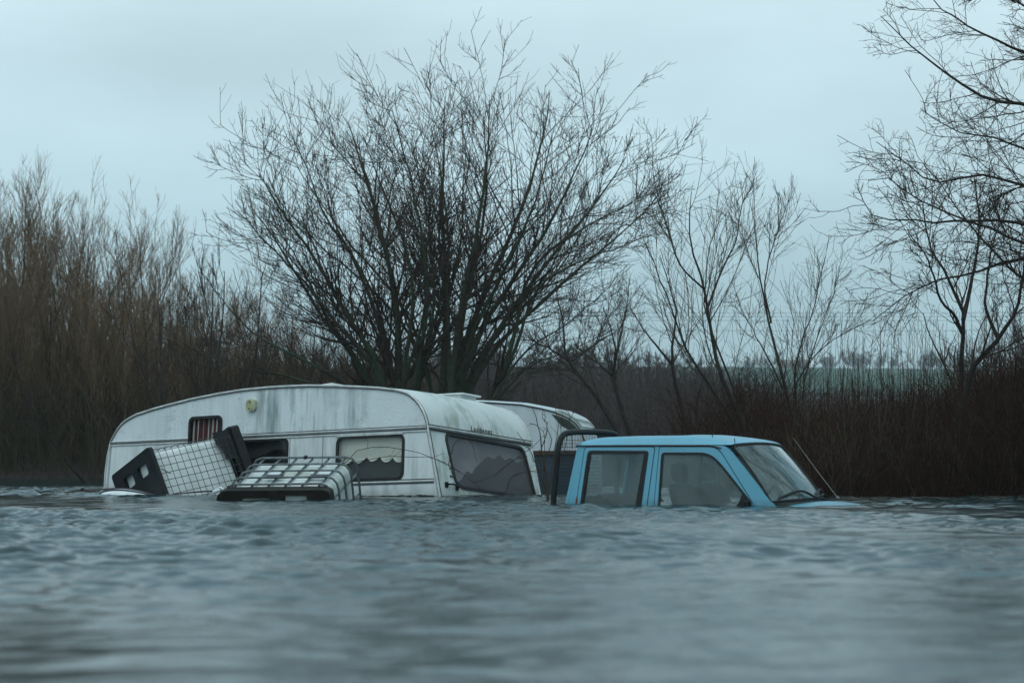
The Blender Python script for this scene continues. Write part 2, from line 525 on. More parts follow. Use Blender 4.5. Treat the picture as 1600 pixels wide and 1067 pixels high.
def ground_z(x, y):
    x = np.asarray(x, float); y = np.asarray(y, float)
    ys = 58 - 19 * sstep(x, -7.5, -2.0) - 10.0 * sstep(x, 1.5, 4.2)      # where the bank leaves the water
    d = y - ys
    z = np.where(d < 0, np.maximum(d * .22, -1.4), .55 * (1 - np.exp(-np.maximum(d, 0) / 3.0)) + .009 * np.maximum(d, 0))
    z = z + np.interp(y, [72, 110, 200, 420, 700, 1000, 1500], [0, .15, 1.8, 7.6, 18.5, 29.5, 33]) * .97
    z = z + (.12 * np.sin(x * .9 + y * .4) + .1 * np.sin(x * .37 - y * .21 + 1)) * sstep(d, 0, 6)
    z = z + 1.5 * np.sin(x * .009 + 1.2) * sstep(y, 300, 900)
    return z

ys_ = np.r_[np.linspace(-40, 20, 7), np.linspace(22, 80, 117), np.geomspace(81, 1500, 150)]
xs_ = np.r_[-1600, -900, -500, np.linspace(-260, -32, 40), np.linspace(-30, 30, 121), np.linspace(32, 260, 40), 500, 900, 1600]
GX, GY = np.meshgrid(xs_, ys_)
GZ = ground_z(GX, GY)
idx = np.arange(GX.size).reshape(GX.shape)
Fg = np.stack([idx[:-1, :-1], idx[:-1, 1:], idx[1:, 1:], idx[1:, :-1]], -1).reshape(-1, 4)
go = fast_mesh("ground", [np.stack([GX, GY, GZ], -1).reshape(-1, 3)], [Fg], M['ground'])
tag(go, kind="structure")

def waves(x, y):
    r = np.random.default_rng(21)
    z = np.zeros_like(x)
    gust = np.zeros_like(x)
    for i in range(7):
        k = 2 * np.pi / r.uniform(2.5, 13); a = r.uniform(0, 6.28)
        gust += np.sin(k * (np.cos(a) * x * 1.0 + np.sin(a) * y * .6) + r.uniform(0, 6.28))
    gust = np.clip(.9 + .45 * gust, .18, 2.1)
    for i in range(64):
        lam = .12 * (1.05 / .12) ** (i / 63) ** 1.25
        a = R(-75) + r.normal(0, .75)             # wind blows mostly towards the camera
        k = 2 * np.pi / lam
        amp = .0024 * lam ** .85 * r.uniform(.6, 1.4) * (1 if lam < .7 else .6)
        ph = k * (np.cos(a) * x + np.sin(a) * y) + r.uniform(0, 6.28) + .8 * np.sin(x * 1.7 + y * .9 + i) + .6 * np.sin(x * .6 - y * 1.3 + 2 * i)
        s = np.sin(ph)
        z += amp * (s + .28 * np.cos(2 * ph)) * (gust if lam < .8 else 1)
    return z * (1 - .75 * sstep(y, 34, 48)) * (.34 + 1.3 * sstep(y, 5.5, 13) - .25 * sstep(y, 18, 30))
rows = np.r_[-15., -5., 0, np.geomspace(1.5, 46, 1150), np.linspace(47, 80, 60)]
t_ = np.linspace(-1, 1, 561)
WX = t_[None, :] * (1.5 + .31 * np.maximum(rows, 0))[:, None]
WX = np.concatenate([np.full((len(rows), 1), -90.), WX, np.full((len(rows), 1), 90.)], 1)
WY = np.repeat(rows[:, None], WX.shape[1], 1)
WZ = waves(WX, WY); WZ[:, 0] = 0; WZ[:, -1] = 0
idx = np.arange(WX.size).reshape(WX.shape)
Fw = np.stack([idx[:-1, :-1], idx[:-1, 1:], idx[1:, 1:], idx[1:, :-1]], -1).reshape(-1, 4)
wo_ = fast_mesh("water", [np.stack([WX, WY, WZ], -1).reshape(-1, 3)], [Fw], M['water'])
tag(wo_, kind="structure")

# ------------------------------------------------------------------ the large white caravan
def mat_from(o, x, y, z):
    return Matrix(((x[0], y[0], z[0], o[0]), (x[1], y[1], z[1], o[1]), (x[2], y[2], z[2], o[2]), (0, 0, 0, 1)))

O = np.array([-.99932, 28.6, .81794]); S = np.array([-.8108, .58455, -.03012]); Ed = np.array([.58469, .80647, -.08797]); U = np.array([.02713, .08894, .99567])
UB = 1.6
cv = empty("caravan", mat_from(O - UB * U, Ed, S, U), "long white caravan half sunk in the flood with red striped curtain in its side", "caravan")
CW = 2.1
def cside(off):
    return lambda s, u, dep: (off + dep, s, u + UB)
top = [(0, 0), (.012, .05), (.043, .131), (.08, .2), (.135, .273), (.2, .335), (.285, .394), (.38, .432), (.482, .457), (.75, .495), (1.079, .525), (1.5, .558), (1.896, .58), (2.2, .587), (2.525, .588), (2.952, .578), (3.385, .546), (3.825, .501), (4.271, .438), (4.5, .402), (4.667, .368), (4.79, .345), (4.895, .31), (4.99, .272), (5.064, .226), (5.125, .17), (5.174, .107), (5.215, .05), (5.25, 0)]
# hole for the striped window runs over the rail, so it notches both panels
nx0, nx1, nu0, nu1 = 3.285, 3.862, -.32, .275
notch_up = [(nx1, .0), (nx1, nu1 - .07), (nx1 - .02, nu1 - .02), (nx1 - .07, nu1), (nx0 + .07, nu1), (nx0 + .02, nu1 - .02), (nx0, nu1 - .07), (nx0, .0)]
outl = top + notch_up            # clockwise or not does not matter, normals are recalculated
b = MB(); b.panel([outl], .03, cside(0)); b.build("upper_side_panel", M['upper'], cv)
w2 = rrect(2.185, -.47, 2.99, -.068, .06)
w3 = rrect(.356, -.60, 1.372, -.085, .075)
low = [(0, -.004), (nx0, -.004), (nx0, nu0), (nx1, nu0), (nx1, -.004), (5.25, -.004), (5.30, -.201), (5.325, -.41), (5.33, -1.5), (-.36, -1.5), (-.213, -.82)]
b = MB(); b.panel([low, list(reversed(w2)), list(reversed(w3))], .03, cside(0)); b.build("lower_side_panel", M['lower'], cv)
# far side, plain
b = MB(); b.panel([top + [(5.33, -1.5), (-.36, -1.5)]], .03, lambda s, u, d: (CW - d, s, u + UB)); b.build("far_side_panel", M['lower'], cv)
# roof: a crowned skin swept along the profile
fr = [p for p in top]
b = MB(); rings = []
for s, u in fr:
    ring = []
    for j in range(17):
        q = j / 16
        cr = .045 * (1 - (2 * q - 1) ** 4) * min(1, max(0, u / .4))
        ring.append((CW * q, s, u + UB + cr))
    rings.append(ring)
b.loft(rings); b.build("roof", M['front'], cv, True)
# front wall leans out below the rail, with the big window opening
LN = .26
def cfront(e_, h, dep): return (e_, LN * h + .0 + dep, h + UB)
fw = [(.36, -.60), (.40, -.66), (.50, -.685), (1.92, -.70), (1.985, -.66), (1.975, -.60), (1.925, -.15), (1.89, -.09), (1.83, -.07), (.42, -.045), (.35, -.06), (.325, -.12)]
fw = round_poly(fw, .03, 3)
b = MB(); b.panel([[(0, 0), (0, -1.5), (CW, -1.5), (CW, 0)], list(reversed(fw))], .03, cfront); b.build("front_wall", M['front'], cv)
b = MB(); b.panel([[(0, 0), (0, -1.5), (CW, -1.5), (CW, 0)]], .03, lambda e_, h, d: (e_, 5.25 - .07 * h - d, h + UB)); b.build("rear_wall", M['lower'], cv)
# floor
b = MB(); b.box((CW / 2, 2.5, .25), (CW - .1, 5.0, .06)); b.build("floor", M['inside'], cv)
# rails and edging
for (u0, r_) in ((.0, .011), (-.048, .008)):
    pts0 = [(-.006, s, u0 + UB) for s in np.linspace(.0, nx0, 14)]
    b = MB(); b.tube(pts0, r_, 6); b.tube([(-.006, nx1, u0 + UB), (-.006, 5.25, u0 + UB)], r_, 6)
    b.build("side_rail", M['trim'], cv, True)
b = MB(); b.tube([(-.004, -.0, -.023 + UB), (-.004, nx0, -.023 + UB)], .007, 5); b.tube([(-.004, nx1, -.023 + UB), (-.004, 5.25, -.023 + UB)], .007, 5); b.tube([(-.003, .0, .02 + UB), (-.003, nx0, .02 + UB)], .005, 5)
b.build("rail_seal", M['trimdark'], cv, True)
b = MB(); b.tube([(-.006, -.12, -.64 + UB), (-.006, 3.2, -.64 + UB)], .012, 6); b.build("skirt_rail", M['trim'], cv, True)
b = MB(); b.tube([(-.004, -.12, -.66 + UB), (-.004, 3.2, -.66 + UB)], .008, 5); b.tube([(-.004, -.12, -.616 + UB), (-.004, 3.2, -.616 + UB)], .006, 5); b.build("skirt_seal", M['trimdark'], cv, True)
edge = [(s, u) for s, u in top]
edge = [(-.36, -1.5), (-.213, -.82), (-.1, -.39)] + edge + [(5.30, -.201), (5.325, -.41), (5.33, -1.5)]
for e0 in (0.0, CW):
    b = MB(); b.tube([(e0, s, u + UB + .004) for s, u in edge], .016, 6); b.build("edge_trim", M['trim'], cv, True)
b = MB(); b.tube([(-.012, s, u + UB - .012) for s, u in edge[3:-3]], .006, 5); b.tube([(.025, s - .008, u + UB) for s, u in edge[:14]], .006, 5); b.build("edge_seal", M['trimdark'], cv, True)
# rails across the front
b = MB(); b.tube([(0, -.01, .006 + UB), (CW, -.01, .006 + UB)], .016, 6); b.build("front_rail", M['trim'], cv, True)
b = MB(); b.tube([(0, -.014, .03 + UB), (CW, -.014, .03 + UB)], .007, 5); b.tube([(0, -.02, -.022 + UB), (CW, -.02, -.022 + UB)], .009, 5); b.build("front_seal", M['trimdark'], cv, True)
# vertical seams of the lower panel
for s in (1.61, 2.14):
    b = MB(); b.tube([(-.002, s, -.05 + UB), (-.002, s, -.62 + UB)], .004, 5); b.build("panel_seam", M['seam'], cv, True)
# side windows: rubber frame, pane, curtains behind
def side_window(poly, pane_mat, inner):
    f = MB(); f.panel([offset_poly(poly, -.022), list(reversed(offset_poly(poly, .014)))], .02, cside(-.012)); fo = f.build("window", M['rubber'], cv)
    p = MB(); p.panel([offset_poly(poly, .004)], .004, cside(.004)); p.build("pane", pane_mat, fo)
    inner(fo)
def scallop(fo):
    pts = []
    s0, s1, ut = .33, 1.40, -.07
    n = 60
    bot = []
    for i in range(n + 1):
        s = s0 + (s1 - s0) * i / n
        ph = (s - .36) / .205
        bot.append((s, -.325 - .065 * abs(math.sin(math.pi * ph)) + .012 * math.sin(9 * s)))
    f = MB(); f.panel([bot + [(s1, ut), (s0, ut)]], .006, lambda s, u, d: (.06 + d + .012 * math.sin(s * 34), s, u + UB)); f.build("valance", M['net'], fo)
    f = MB(); f.panel([[(.33, -.62), (1.4, -.62), (1.4, -.07), (.33, -.07)]], .006, cside(.11)); f.build("net_curtain", M['greynet'], fo)
side_window(w3, M['pane_side'], scallop)
def rag(fo):
    f = MB(); f.panel([[(2.17, -.07), (3.0, -.07), (3.0, -.33), (2.72, -.26), (2.45, -.18), (2.17, -.22)]], .006, cside(.08)); f.build("curtain", M['greynet'], fo)
    f = MB(); f.panel([[(2.1, -.5), (3.05, -.5), (3.05, -.05), (2.1, -.05)]], .01, cside(.25)); f.build("blind", M['inside'], fo)
side_window(w2, M['pane_side'], rag)
# white lip above both lower windows
for sc_, uc_, ln_ in ((2.59, -.045, .82), (.88, -.062, 1.04)):
    b = MB(); b.box((-.008, sc_, uc_ + UB), (.02, ln_, .018)); b.build("window_lip", M['trim'], cv)
# striped window of the door, open
pw = rrect(nx0, nu0, nx1, nu1, .075)
f = MB(); f.panel([offset_poly(pw, -.004), list(reversed(offset_poly(pw, .03)))], .05, cside(-.008)); fo = f.build("door_window", M['rubber'], cv)
f = MB(); n = 50; rings = []
for i in range(n + 1):
    s = nx0 - .03 + (nx1 - nx0 + .06) * i / n
    rings.append([(.06 + .014 * math.sin(s * 60) + .004 * math.sin(s * 23), s, nu0 - .03 + UB), (.06 + .012 * math.sin(s * 60 + .3), s, nu1 + .02 + UB)])
f.loft(rings); f.build("striped_curtain", M['stripes'], fo, True)
# front window
f = MB(); f.panel([offset_poly(fw, -.02), list(reversed(offset_poly(fw, .016)))], .02, lambda e_, h, d: cfront(e_, h, d - .014)); fo = f.build("front_window", M['rubber'], cv)
rings = []
for i in range(13):
    h = -.72 + .70 * i / 12
    ring = []
    for j in range(25):
        e_ = .3 + 1.72 * j / 24
        ring.append((e_, LN * h + .012, h + UB))
    rings.append(ring)
f = MB(); f.panel([fw], .004, lambda e_, h, d: cfront(e_, h, d + .006)); f.build("pane", M['pane_end'], fo)
f = MB(); f.panel([round_poly([(.3, -.66), (.55, -.60), (.72, -.46), (.80, -.50), (.92, -.40), (1.05, -.33), (1.2, -.24), (1.33, -.27), (1.45, -.19), (1.55, -.26), (1.7, -.21), (1.8, -.27), (2.0, -.22), (2.0, -.73), (.3, -.73)], .03, 3)], .01, lambda e_, h, d: cfront(e_, h, d + .05)); f.build("curtain", M['bushreflect'], fo)  # dark sheet, lumpy top edge imitates bushes reflected in the pane
f = MB(); f.panel([[(.28, -.74), (2.02, -.74), (2.02, -.03), (.28, -.03)]], .01, lambda e_, h, d: cfront(e_, h, d + .075)); f.build("blind", M['skyreflect'], fo)  # pale sheet behind it stands in for the reflected sky
# cream lamp on the side
f = MB(); f.panel([rrect(2.705, .30, 2.855, .452, .05)], .05, cside(-.05)); lamp = f.build("side_lamp", M['cream'], cv, True)
f = MB(); circ = [(2.785 + .052 * math.cos(a), .373 + .062 * math.sin(a)) for a in np.linspace(0, 2 * np.pi, 24, endpoint=False)]
f.panel([circ], .008, cside(-.055)); f.build("lens", M['creamlens'], lamp)
f = MB(); f.panel([offset_poly(circ, -.008), list(reversed(offset_poly(circ, .002)))], .012, cside(-.062)); f.build("lens_ring", M['cream'], lamp)
for a_, b_ in (((-.06, 2.785, .40 + UB), (-.062, 2.785, .425 + UB)), ((-.06, 2.77, .335 + UB), (-.06, 2.80, .33 + UB))):
    f = MB(); f.tube([a_, b_], .005, 5); f.build("lens_mark", M['trimdark'], lamp)
# roof vent and open hatch
f = MB(); f.add([(.30, 1.45, .56 + UB), (.30, 2.45, .59 + UB), (.9, 2.45, .60 + UB), (.9, 1.45, .58 + UB), (.5, 1.93, .68 + UB), (.72, 1.93, .68 + UB)], [(0, 1, 4), (1, 2, 5, 4), (2, 3, 5), (3, 0, 4, 5), (0, 3, 2, 1)]); f.build("roof_vent", M['trim'], cv)
f = MB(); f.box((1.62, .78, .585 + UB), (.40, .42, .022), bev=.008); f.box((1.62, .80, .55 + UB), (.32, .34, .06)); f.build("roof_hatch", M['floatwhite'], cv)
# lettering left on the front, most of it peeled
cu = bpy.data.curves.new("letters", 'FONT'); cu.body = "Laddenet"; cu.size = .095; cu.extrude = .002; cu.shear = .25; cu.space_character = 1.25
to = bpy.data.objects.new("tmp", cu); col.objects.link(to)
me = bpy.data.meshes.new_from_object(to.evaluated_get(bpy.context.evaluated_depsgraph_get()))
bpy.data.objects.remove(to)
vv = np.array([v.co[:] for v in me.vertices])
me.vertices.foreach_set("co", np.stack([.86 + vv[:, 0], .0125 - .006 + vv[:, 1] * .25 - .004 - vv[:, 2], .04 + UB + vv[:, 1] * .97], 1).ravel()); me.update()
me.materials.append(M['letter'])
lo = bpy.data.objects.new("lettering", me); col.objects.link(lo); lo.parent = cv
# corroded clasp and grab handle on the front
f = MB(); f.tube([cfront(.28, -.46, -.012), cfront(.33, -.475, -.014), cfront(.31, -.51, -.018), cfront(.335, -.535, -.014), cfront(.30, -.57, -.014), cfront(.265, -.56, -.012)], .009, 6); f.build("clasp", M['wood'], cv, True)
f = MB(); f.box((.16, LN * -.675 - .012, -.675 + UB), (.05, .03, .07), bev=.008); f.box((.36, LN * -.70 - .012, -.70 + UB), (.05, .03, .06), bev=.008); f.tube([cfront(.16, -.67, -.035), cfront(.26, -.662, -.045), cfront(.37, -.685, -.035)], .012, 6); f.build("grab_handle", M['blackplastic'], cv, True)

# ------------------------------------------------------------------ second caravan behind
a3 = R(8); A3 = np.array([math.cos(a3), -math.sin(a3), 0]); V3 = np.array([math.sin(a3), math.cos(a3), 0])
o3 = P(911, 680, 33.3); o3[2] = 0
c2 = empty("caravan", mat_from(o3, A3, V3, np.array([0, 0, 1])), "smaller grey white caravan behind, rounded front with curved corner glass and dark blue lower side", "caravan")
prof = [(.06, .3), (.055, .5), (.02, .68), (-.04, .84), (-.1, .92), (-.18, .985), (-.28, 1.035), (-.4, 1.085), (-.6, 1.135), (-.87, 1.185), (-1.3, 1.215), (-1.75, 1.235), (-2.6, 1.24), (-3.6, 1.2), (-4.2, 1.1), (-4.45, .9), (-4.6, .5)]
b = MB(); b.panel([[(-4.6, .5)] + [(.055, .5)] + prof[2:-1]], .03, lambda x, z, d: (x, d, z)); b.build("side_panel", M['white2'], c2)
b = MB(); b.panel([[(-4.6, -.9), (.06, -.9), (.055, .495), (-4.6, .495)]], .03, lambda x, z, d: (x, d + .006, z)); b.build("lower_side_panel", M['bluepanel'], c2)
b = MB(); b.panel([[(-4.6, -.9), (.06, -.9)] + prof[1:]], .03, lambda x, z, d: (x, 2.0 - d, z)); b.build("far_side_panel", M['white2'], c2)
b = MB(); b.loft([[(x, 2.0 * j / 12, z + .05 * (1 - (j / 6 - 1) ** 4) * min(1, max(0, (z - .5) / .5))) for j in range(13)] for x, z in [(.07, -.9)] + prof + [(-4.65, -.9)]]); b.build("roof", M['white2'], c2, True)
b = MB(); b.box((-2.27, -.008, .53), (4.64, .03, .055)); b.build("waist_trim", M['rust'], c2)
b = MB(); b.tube([(x, -.004, z + .006) for x, z in prof[1:]], .012, 6); b.build("edge_trim", M['trimdark'], c2, True)
b = MB(); b.panel([round_poly([(-.44, 1.065), (-.30, .90), (-.10, .80), (-.045, .82), (-.11, .905), (-.19, .97), (-.29, 1.02)], .012)], .006, lambda x, z, d: (x, d - .008, z)); b.build("corner_glass", M['pane_far'], c2)
b = MB()
b.loft([[(x + .012 * 1, .12 + 1.76 * j / 8, z + .055) for j in range(9)] for x, z in prof[3:8]]); b.build("front_glass", M['pane_far'], c2, True)

# ------------------------------------------------------------------ intermediate bulk containers
def ortho(A, B):
    A = np.array(A, float); A /= np.linalg.norm(A); B = np.array(B, float); B -= A * A.dot(B); B /= np.linalg.norm(B)
    return A, B, np.cross(A, B)

# left one: on its edge, pallet facing left
Aa, Bb, Cc = ortho((.76, .62, .185), (-.70, .62, -.37))        # Cc points down the face that looks at the camera
if Cc[2] > 0: Cc = -Cc
k1 = P(237, 701, 29.2)
# local x = along the container, y = up the camera face, z = out of that face
Nn = np.cross(Aa, -Cc)
t1 = empty("liquid_container", mat_from(k1 + Cc * .5, Aa, -Cc, Nn), "white container in a fine square wire cage, tipped with its black pallet facing left", "container")
def T1(x, y, z): return (x, .5 - y, -z)      # y = distance down the camera face, z = depth behind it
rng1 = random.Random(3)
# tank with softly rounded corners
def rounded_tank(x0, x1, hy, hz, cy, cz, rad, bulge=.01):
    rings = []
    for x, ins in ((x0, .07), (x0 + .015, .03), (x0 + .06, .0), (x1 - .06, .0), (x1 - .015, .03), (x1, .07)):
        rings.append([(x, cy + py, cz + pz) for py, pz in rrect(-hy + ins, -hz + ins, hy - ins, hz - ins, rad - ins * .5, 5)])
    return rings
f = MB(); rr_ = rounded_tank(.006, 1.06, .49, .45, .5, .5, .09)
f.loft([[T1(*p) for p in r_] for r_ in rr_], True, True); f.build("tank", M['tank'], t1, True)
# wire cage on the near face and on the face above it
f = MB()
for y in np.linspace(.055, .97, 11):
    f.tube([T1(.0, y, -.012), T1(1.12, y, -.012)], .0042, 5)
for x in np.linspace(.07, 1.09, 12):
    x2 = x + rng1.uniform(-.008, .008)
    f.tube([T1(x2, 1.0, -.02), T1(x2, .5, -.022), T1(x2, .07, -.02), T1(x2, .02, .0), T1(x2, .0, .05), T1(x2, .0, .95)], .0042, 5)
for z in np.linspace(.12, .95, 6):
    f.tube([T1(.0, -.012, z), T1(1.12, -.012, z)], .0042, 5)
f.tube([T1(.02, .27, -.02), T1(.12, .36, -.03)], .006, 5)
f.build("cage", M['darkwire'], t1, True)
# pallet at the left end: a plate with four pockets, seen from below
holes = []
for (y0, z0) in ((.105, .17), (.105, .55), (.56, .17), (.56, .55)):
    holes.append(list(reversed(rrect(z0, y0, z0 + .25, y0 + .15, .035))))
f = MB(); f.panel([rrect(-.03, -.03, 1.05, 1.03, .05)] + holes, .05, lambda z, y, d: T1(-.05 + d, y, z)); f.build("pallet", M['blackplastic'], t1)
f = MB(); f.panel([rrect(-.05, -.07, 1.03, 1.03, .05)], 0.12, lambda z, y, d: T1(1.13 + d, y, z)); f.build("end_frame", M['blackplastic'], t1)
f = MB(); f.panel([[(.88, -.035), (1.13, -.035), (1.13, .62), (1.08, .62), (1.065, .33), (.95, .33), (.95, .2), (.88, .12)]], .008, lambda x, y, d: T1(x, y, d - .010)); f.build("torn_sheet", M['blackplastic'], t1)

# right one: on its side, pallet facing the camera
Wd, Bd, _n = ortho((.972, -.235, .012), (.22, .95, .30))
Up = np.cross(Wd, Bd)
k2 = P(349, 757, 25.55)
t2 = empty("liquid_container", mat_from(k2, Wd, Bd, Up), "white container in heavy grey tube cage lying on its side, dark pallet facing front", "container")
WL, DP, HT = 1.19, .96, 1.0
f = MB(); rings = []
for y, ins in ((.05, .1), (.065, .05), (.12, .0), (DP - .12, 0), (DP - .05, .04), (DP - .03, .09)):
    rings.append([(px, y, pz) for px, pz in rrect(.05 + ins, -HT + .04 + ins, WL - .05 - ins, -.04 - ins, .12, 6)])
f.loft(rings, True, True); f.build("tank", M['tankdirty'], t2, True)
def hoop(y):
    pts = [(0, y, -HT), (0, y, -.15), (.012, y, -.075), (.05, y, -.022), (.115, y, 0), (WL - .115, y, 0), (WL - .05, y, -.022), (WL - .012, y, -.075), (WL, y, -.15), (WL, y, -HT)]
    return pts
f = MB()
for y in (.0, .235, .47, .705, .95): f.tube(hoop(y), .0125, 7)
for x in np.linspace(.13, WL - .13, 6): f.tube([(x, -.02, -.022), (x, DP + .01, -.022)], .0115, 6)
for z in (-.2, -.42, -.64):
    f.tube([(WL - .02, -.02, z), (WL - .02, DP + .01, z)], .011, 6); f.tube([(.02, -.02, z), (.02, DP + .01, z)], .011, 6)
f.build("cage", M['galv'], t2, True)
for c_, s_ in (((.48, .25, .006), (.2, .10, .008)), ((.98, .25, .006), (.2, .09, .008)), ((.62, .93, .01), (.03, .05, .03))):
    f = MB(); f.box(c_, s_); f.build("clip", M['blackplastic'], t2)
# pallet: deck board, three blocks, bottom rails, pale tank floor seen between
ph = [list(reversed(rrect(.22, -.20, .54, -.115, .012))), list(reversed(rrect(.70, -.20, .95, -.09, .012)))]
outl2 = round_poly([(-.01, -1.0), (WL + .02, -1.0), (WL + .02, -.06), (WL - .04, -.03), (.03, -.03), (-.03, -.07), (-.05, -.12)], .04)
f = MB(); f.panel([outl2] + ph, .13, lambda x, z, d: (x, -.12 + d, z)); f.build("pallet", M['brownplastic'], t2)
f = MB(); f.box((.38, -.06, -.155), (.36, .04, .10)); f.box((.83, -.06, -.14), (.28, .04, .13)); f.build("pallet_insert", M['tankdirty'], t2)

# ------------------------------------------------------------------ blue double-cab pickup
th = R(28); At = np.array([math.cos(th), -math.sin(th), 0]); Vt = np.array([math.sin(th), math.cos(th), 0])
o2 = np.array([.4996, 23.3, 0.0])
tk = empty("pickup_truck", mat_from(o2, At, Vt, np.array([0, 0, 1])), "sky blue double-cab pickup truck sunk to its windows, black roll bar behind the cab", "pickup truck")
TW = 1.50
def vside(z): return .02 + .125 * max(z, 0) + .10 * max(z - .35, 0) ** 2
def tside(off): return lambda a, z, d: (a, vside(z) + off + d, z)
def tfar(off): return lambda a, z, d: (a, TW - vside(z) - off - d, z)
def dense(poly, step=.06):
    out = []
    for i in range(len(poly)):
        p, q = Vector(poly[i]), Vector(poly[(i + 1) % len(poly)])
        n = max(1, int((q - p).length / step))
        out += [tuple(p.lerp(q, k / n)) for k in range(n)]
    return out
GUT = .556
rear_door = round_poly([(.122, -.35), (.872, -.35), (.868, 0), (.918, GUT - .008), (.182, GUT - .008), (.125, .0)], [0, 0, 0, .03, .03, 0])
front_door = round_poly([(.945, -.35), (1.955, -.35), (1.962, .0), (1.60, .50), (1.53, GUT - .010), (.972, GUT - .008), (.947, .0)], [0, 0, .05, .06, .06, .02, 0])
bodyo = round_poly([(-.01, -.4), (2.25, -.4), (2.2, -.02), (2.125, .035), (1.685, .525), (1.63, .562), (.10, .562), (.0, .0)], [0, 0, .03, .03, .04, .05, .02, 0])
win_r = round_poly([(.168, -.03), (.806, -.03), (.856, .508), (.222, .512)], [.01, .01, .03, .035], 5)
win_f = round_poly([(.992, -.03), (1.925, -.03), (1.935, .03), (1.575, .425), (1.46, .492), (1.0, .492)], [.01, .01, .02, .14, .09, .03], 6)
def cab_side(fn, side):
    f = MB(); f.panel([dense(bodyo), list(reversed(dense(offset_poly(rear_door, -.008)))), list(reversed(dense(offset_poly(front_door, -.008))))], .035, fn(.004))
    f.build("cab_side", M['blue'], tk, True)
    for nm, dr, wn in (("rear_door", rear_door, win_r), ("front_door", front_door, win_f)):
        f = MB(); f.panel([dense(dr), list(reversed(dense(wn)))], .03, fn(0)); d_ = f.build(nm, M['blue'], tk, True)
        f = MB(); f.panel([dense(offset_poly(wn, -.006)), list(reversed(dense(offset_poly(wn, .021 if nm == "rear_door" else .015))))], .012, fn(-.005)); fo = f.build("window_seal", M['rubber'], d_, True)
        f = MB(); f.panel([dense(offset_poly(wn, -.002))], .004, fn(.009)); f.build("window_glass", M['pane_truck'], d_, True)
        if nm == "rear_door":
            for q_ in ([(.165, -.03), (.2, -.03), (.258, .51), (.222, .51)], [(.745, -.03), (.806, -.03), (.853, .49), (.815, .49)]):
                f = MB(); f.panel([q_], .006, fn(-.001)); f.build("window_bar", M['rubber'], d_)
        elif side == 0:
            f = MB(); f.panel([[(1.755, -.03), (1.93, -.03), (1.93, .03), (1.85, .125), (1.815, .03)]], .02, fn(-.018)); f.box((1.90, -.02, .02), (.05, .05, .06), bev=.01)
            f.tube([(1.895, -.002, .085), (1.897, -.006, .085)], .006, 6); f.tube([(1.905, -.002, .03), (1.907, -.008, .03)], .006, 6); f.build("mirror_mount", M['blackplastic'], d_)
    return
cab_side(tside, 0); cab_side(tfar, 1)
f = MB(); f.panel([dense([(.108, -.3), (1.98, -.3), (1.97, .0), (1.61, .51), (1.54, .556), (.17, .556), (.11, 0)]), list(reversed(dense(offset_poly(win_r, -.01)))), list(reversed(dense(offset_poly(win_f, -.01))))], .01, tside(.03)); f.build("door_lining", M['inside'], tk)
# gutter
f = MB(); gp = [(.10, GUT + .006), (.8, GUT + .008), (1.5, GUT + .006), (1.6, GUT - .02), (1.69, .515), (2.12, .03)]
f.tube([(a, vside(z) - .004, z) for a, z in gp[:4]], .008, 6); f.tube([(a, TW - vside(z) + .004, z) for a, z in gp[:4]], .008, 6); f.build("roof_gutter", M['trimdark'], tk, True)
# roof
rings = []
for i, (a, dz, dip) in enumerate([(.075, -.05, .0), (.085, .0, .0), (.105, .03, 0), (.15, .055, 0), (.3, .08, 0), (.55, .088, .004), (.8, .09, 0), (1.05, .092, 0), (1.15, .098, 0), (1.3, .095, 0), (1.42, .08, 0), (1.5, .068, .0), (1.6, .05, 0), (1.67, .028, 0), (1.705, .008, 0)]):
    ring = []
    for j in range(25):
        q = j / 24; c = 1 - abs(2 * q - 1)
        e_ = min(1, c / .16)
        z = GUT + .012 + dz * .82 * (1 - (1 - e_) ** 2.2) + .022 * (1 - (2 * q - 1) ** 2) * (1 if i > 2 else .4)
        if .62 < 0: pass
        v0 = vside(GUT)
        ring.append((a + .035 * (1 - (2 * q - 1) ** 2) * max(0, (i - 9) / 5), v0 + (TW - 2 * v0) * q, z))
    rings.append(ring)
f = MB(); f.loft(rings); f.build("roof", M['blue'], tk, True)
# fixed roof band between gutter and roof skin on the near side
# rear wall with window
f = MB(); f.panel([dense([(.02, -.4), (TW - .02, -.4), (TW - .02, 0), (TW - .10, .58), (.10, .58), (.02, 0)]), rrect(.25, .08, TW - .25, .48, .06)], .03, lambda v, z, d: (.0 + .185 * max(z, 0) + d, v, z)); f.build("rear_wall", M['blue'], tk)
f = MB(); f.panel([rrect(.245, .075, TW - .245, .485, .06)], .004, lambda v, z, d: (.012 + .185 * z + d, v, z)); f.build("rear_glass", M['pane_truck'], tk)
# windscreen: a curved sheet
def wpt(q, h, out=0.0):
    """q across 0..1, h up 0..1"""
    vb, vt_ = .055, vside(.53) + .035
    bul = 1 - (2 * q - 1) ** 2
    v0 = vb + (vt_ - vb) * h
    a = 2.115 + (1.70 - 2.115) * h + bul * (.16 * (1 - h) + .06 * h) + .02 * math.sin(math.pi * h)
    z = .035 + (.556 - .035) * h + bul * .025
    return np.array((a + out * .75, v0 + (TW - 2 * v0) * q, z + out * .65))
f = MB(); f.loft([[wpt(q, h) for q in np.linspace(0, 1, 25)] for h in np.linspace(0, 1, 13)]); wg = f.build("windscreen", M['pane_wind'], tk, True)
rim = [wpt(q, 1, .004) for q in np.linspace(.04, .96, 15)] + [wpt(.985, .985, .004)] + [wpt(1, h, .004) for h in np.linspace(.95, .03, 8)] + [wpt(q, 0, .004) for q in np.linspace(.99, .01, 15)] + [wpt(0, h, .004) for h in np.linspace(.03, .95, 8)] + [wpt(.015, .985, .004), wpt(.04, 1, .004)]
f = MB(); f.tube(rim, .011, 6); f.build("windscreen_seal", M['rubber'], wg, True)
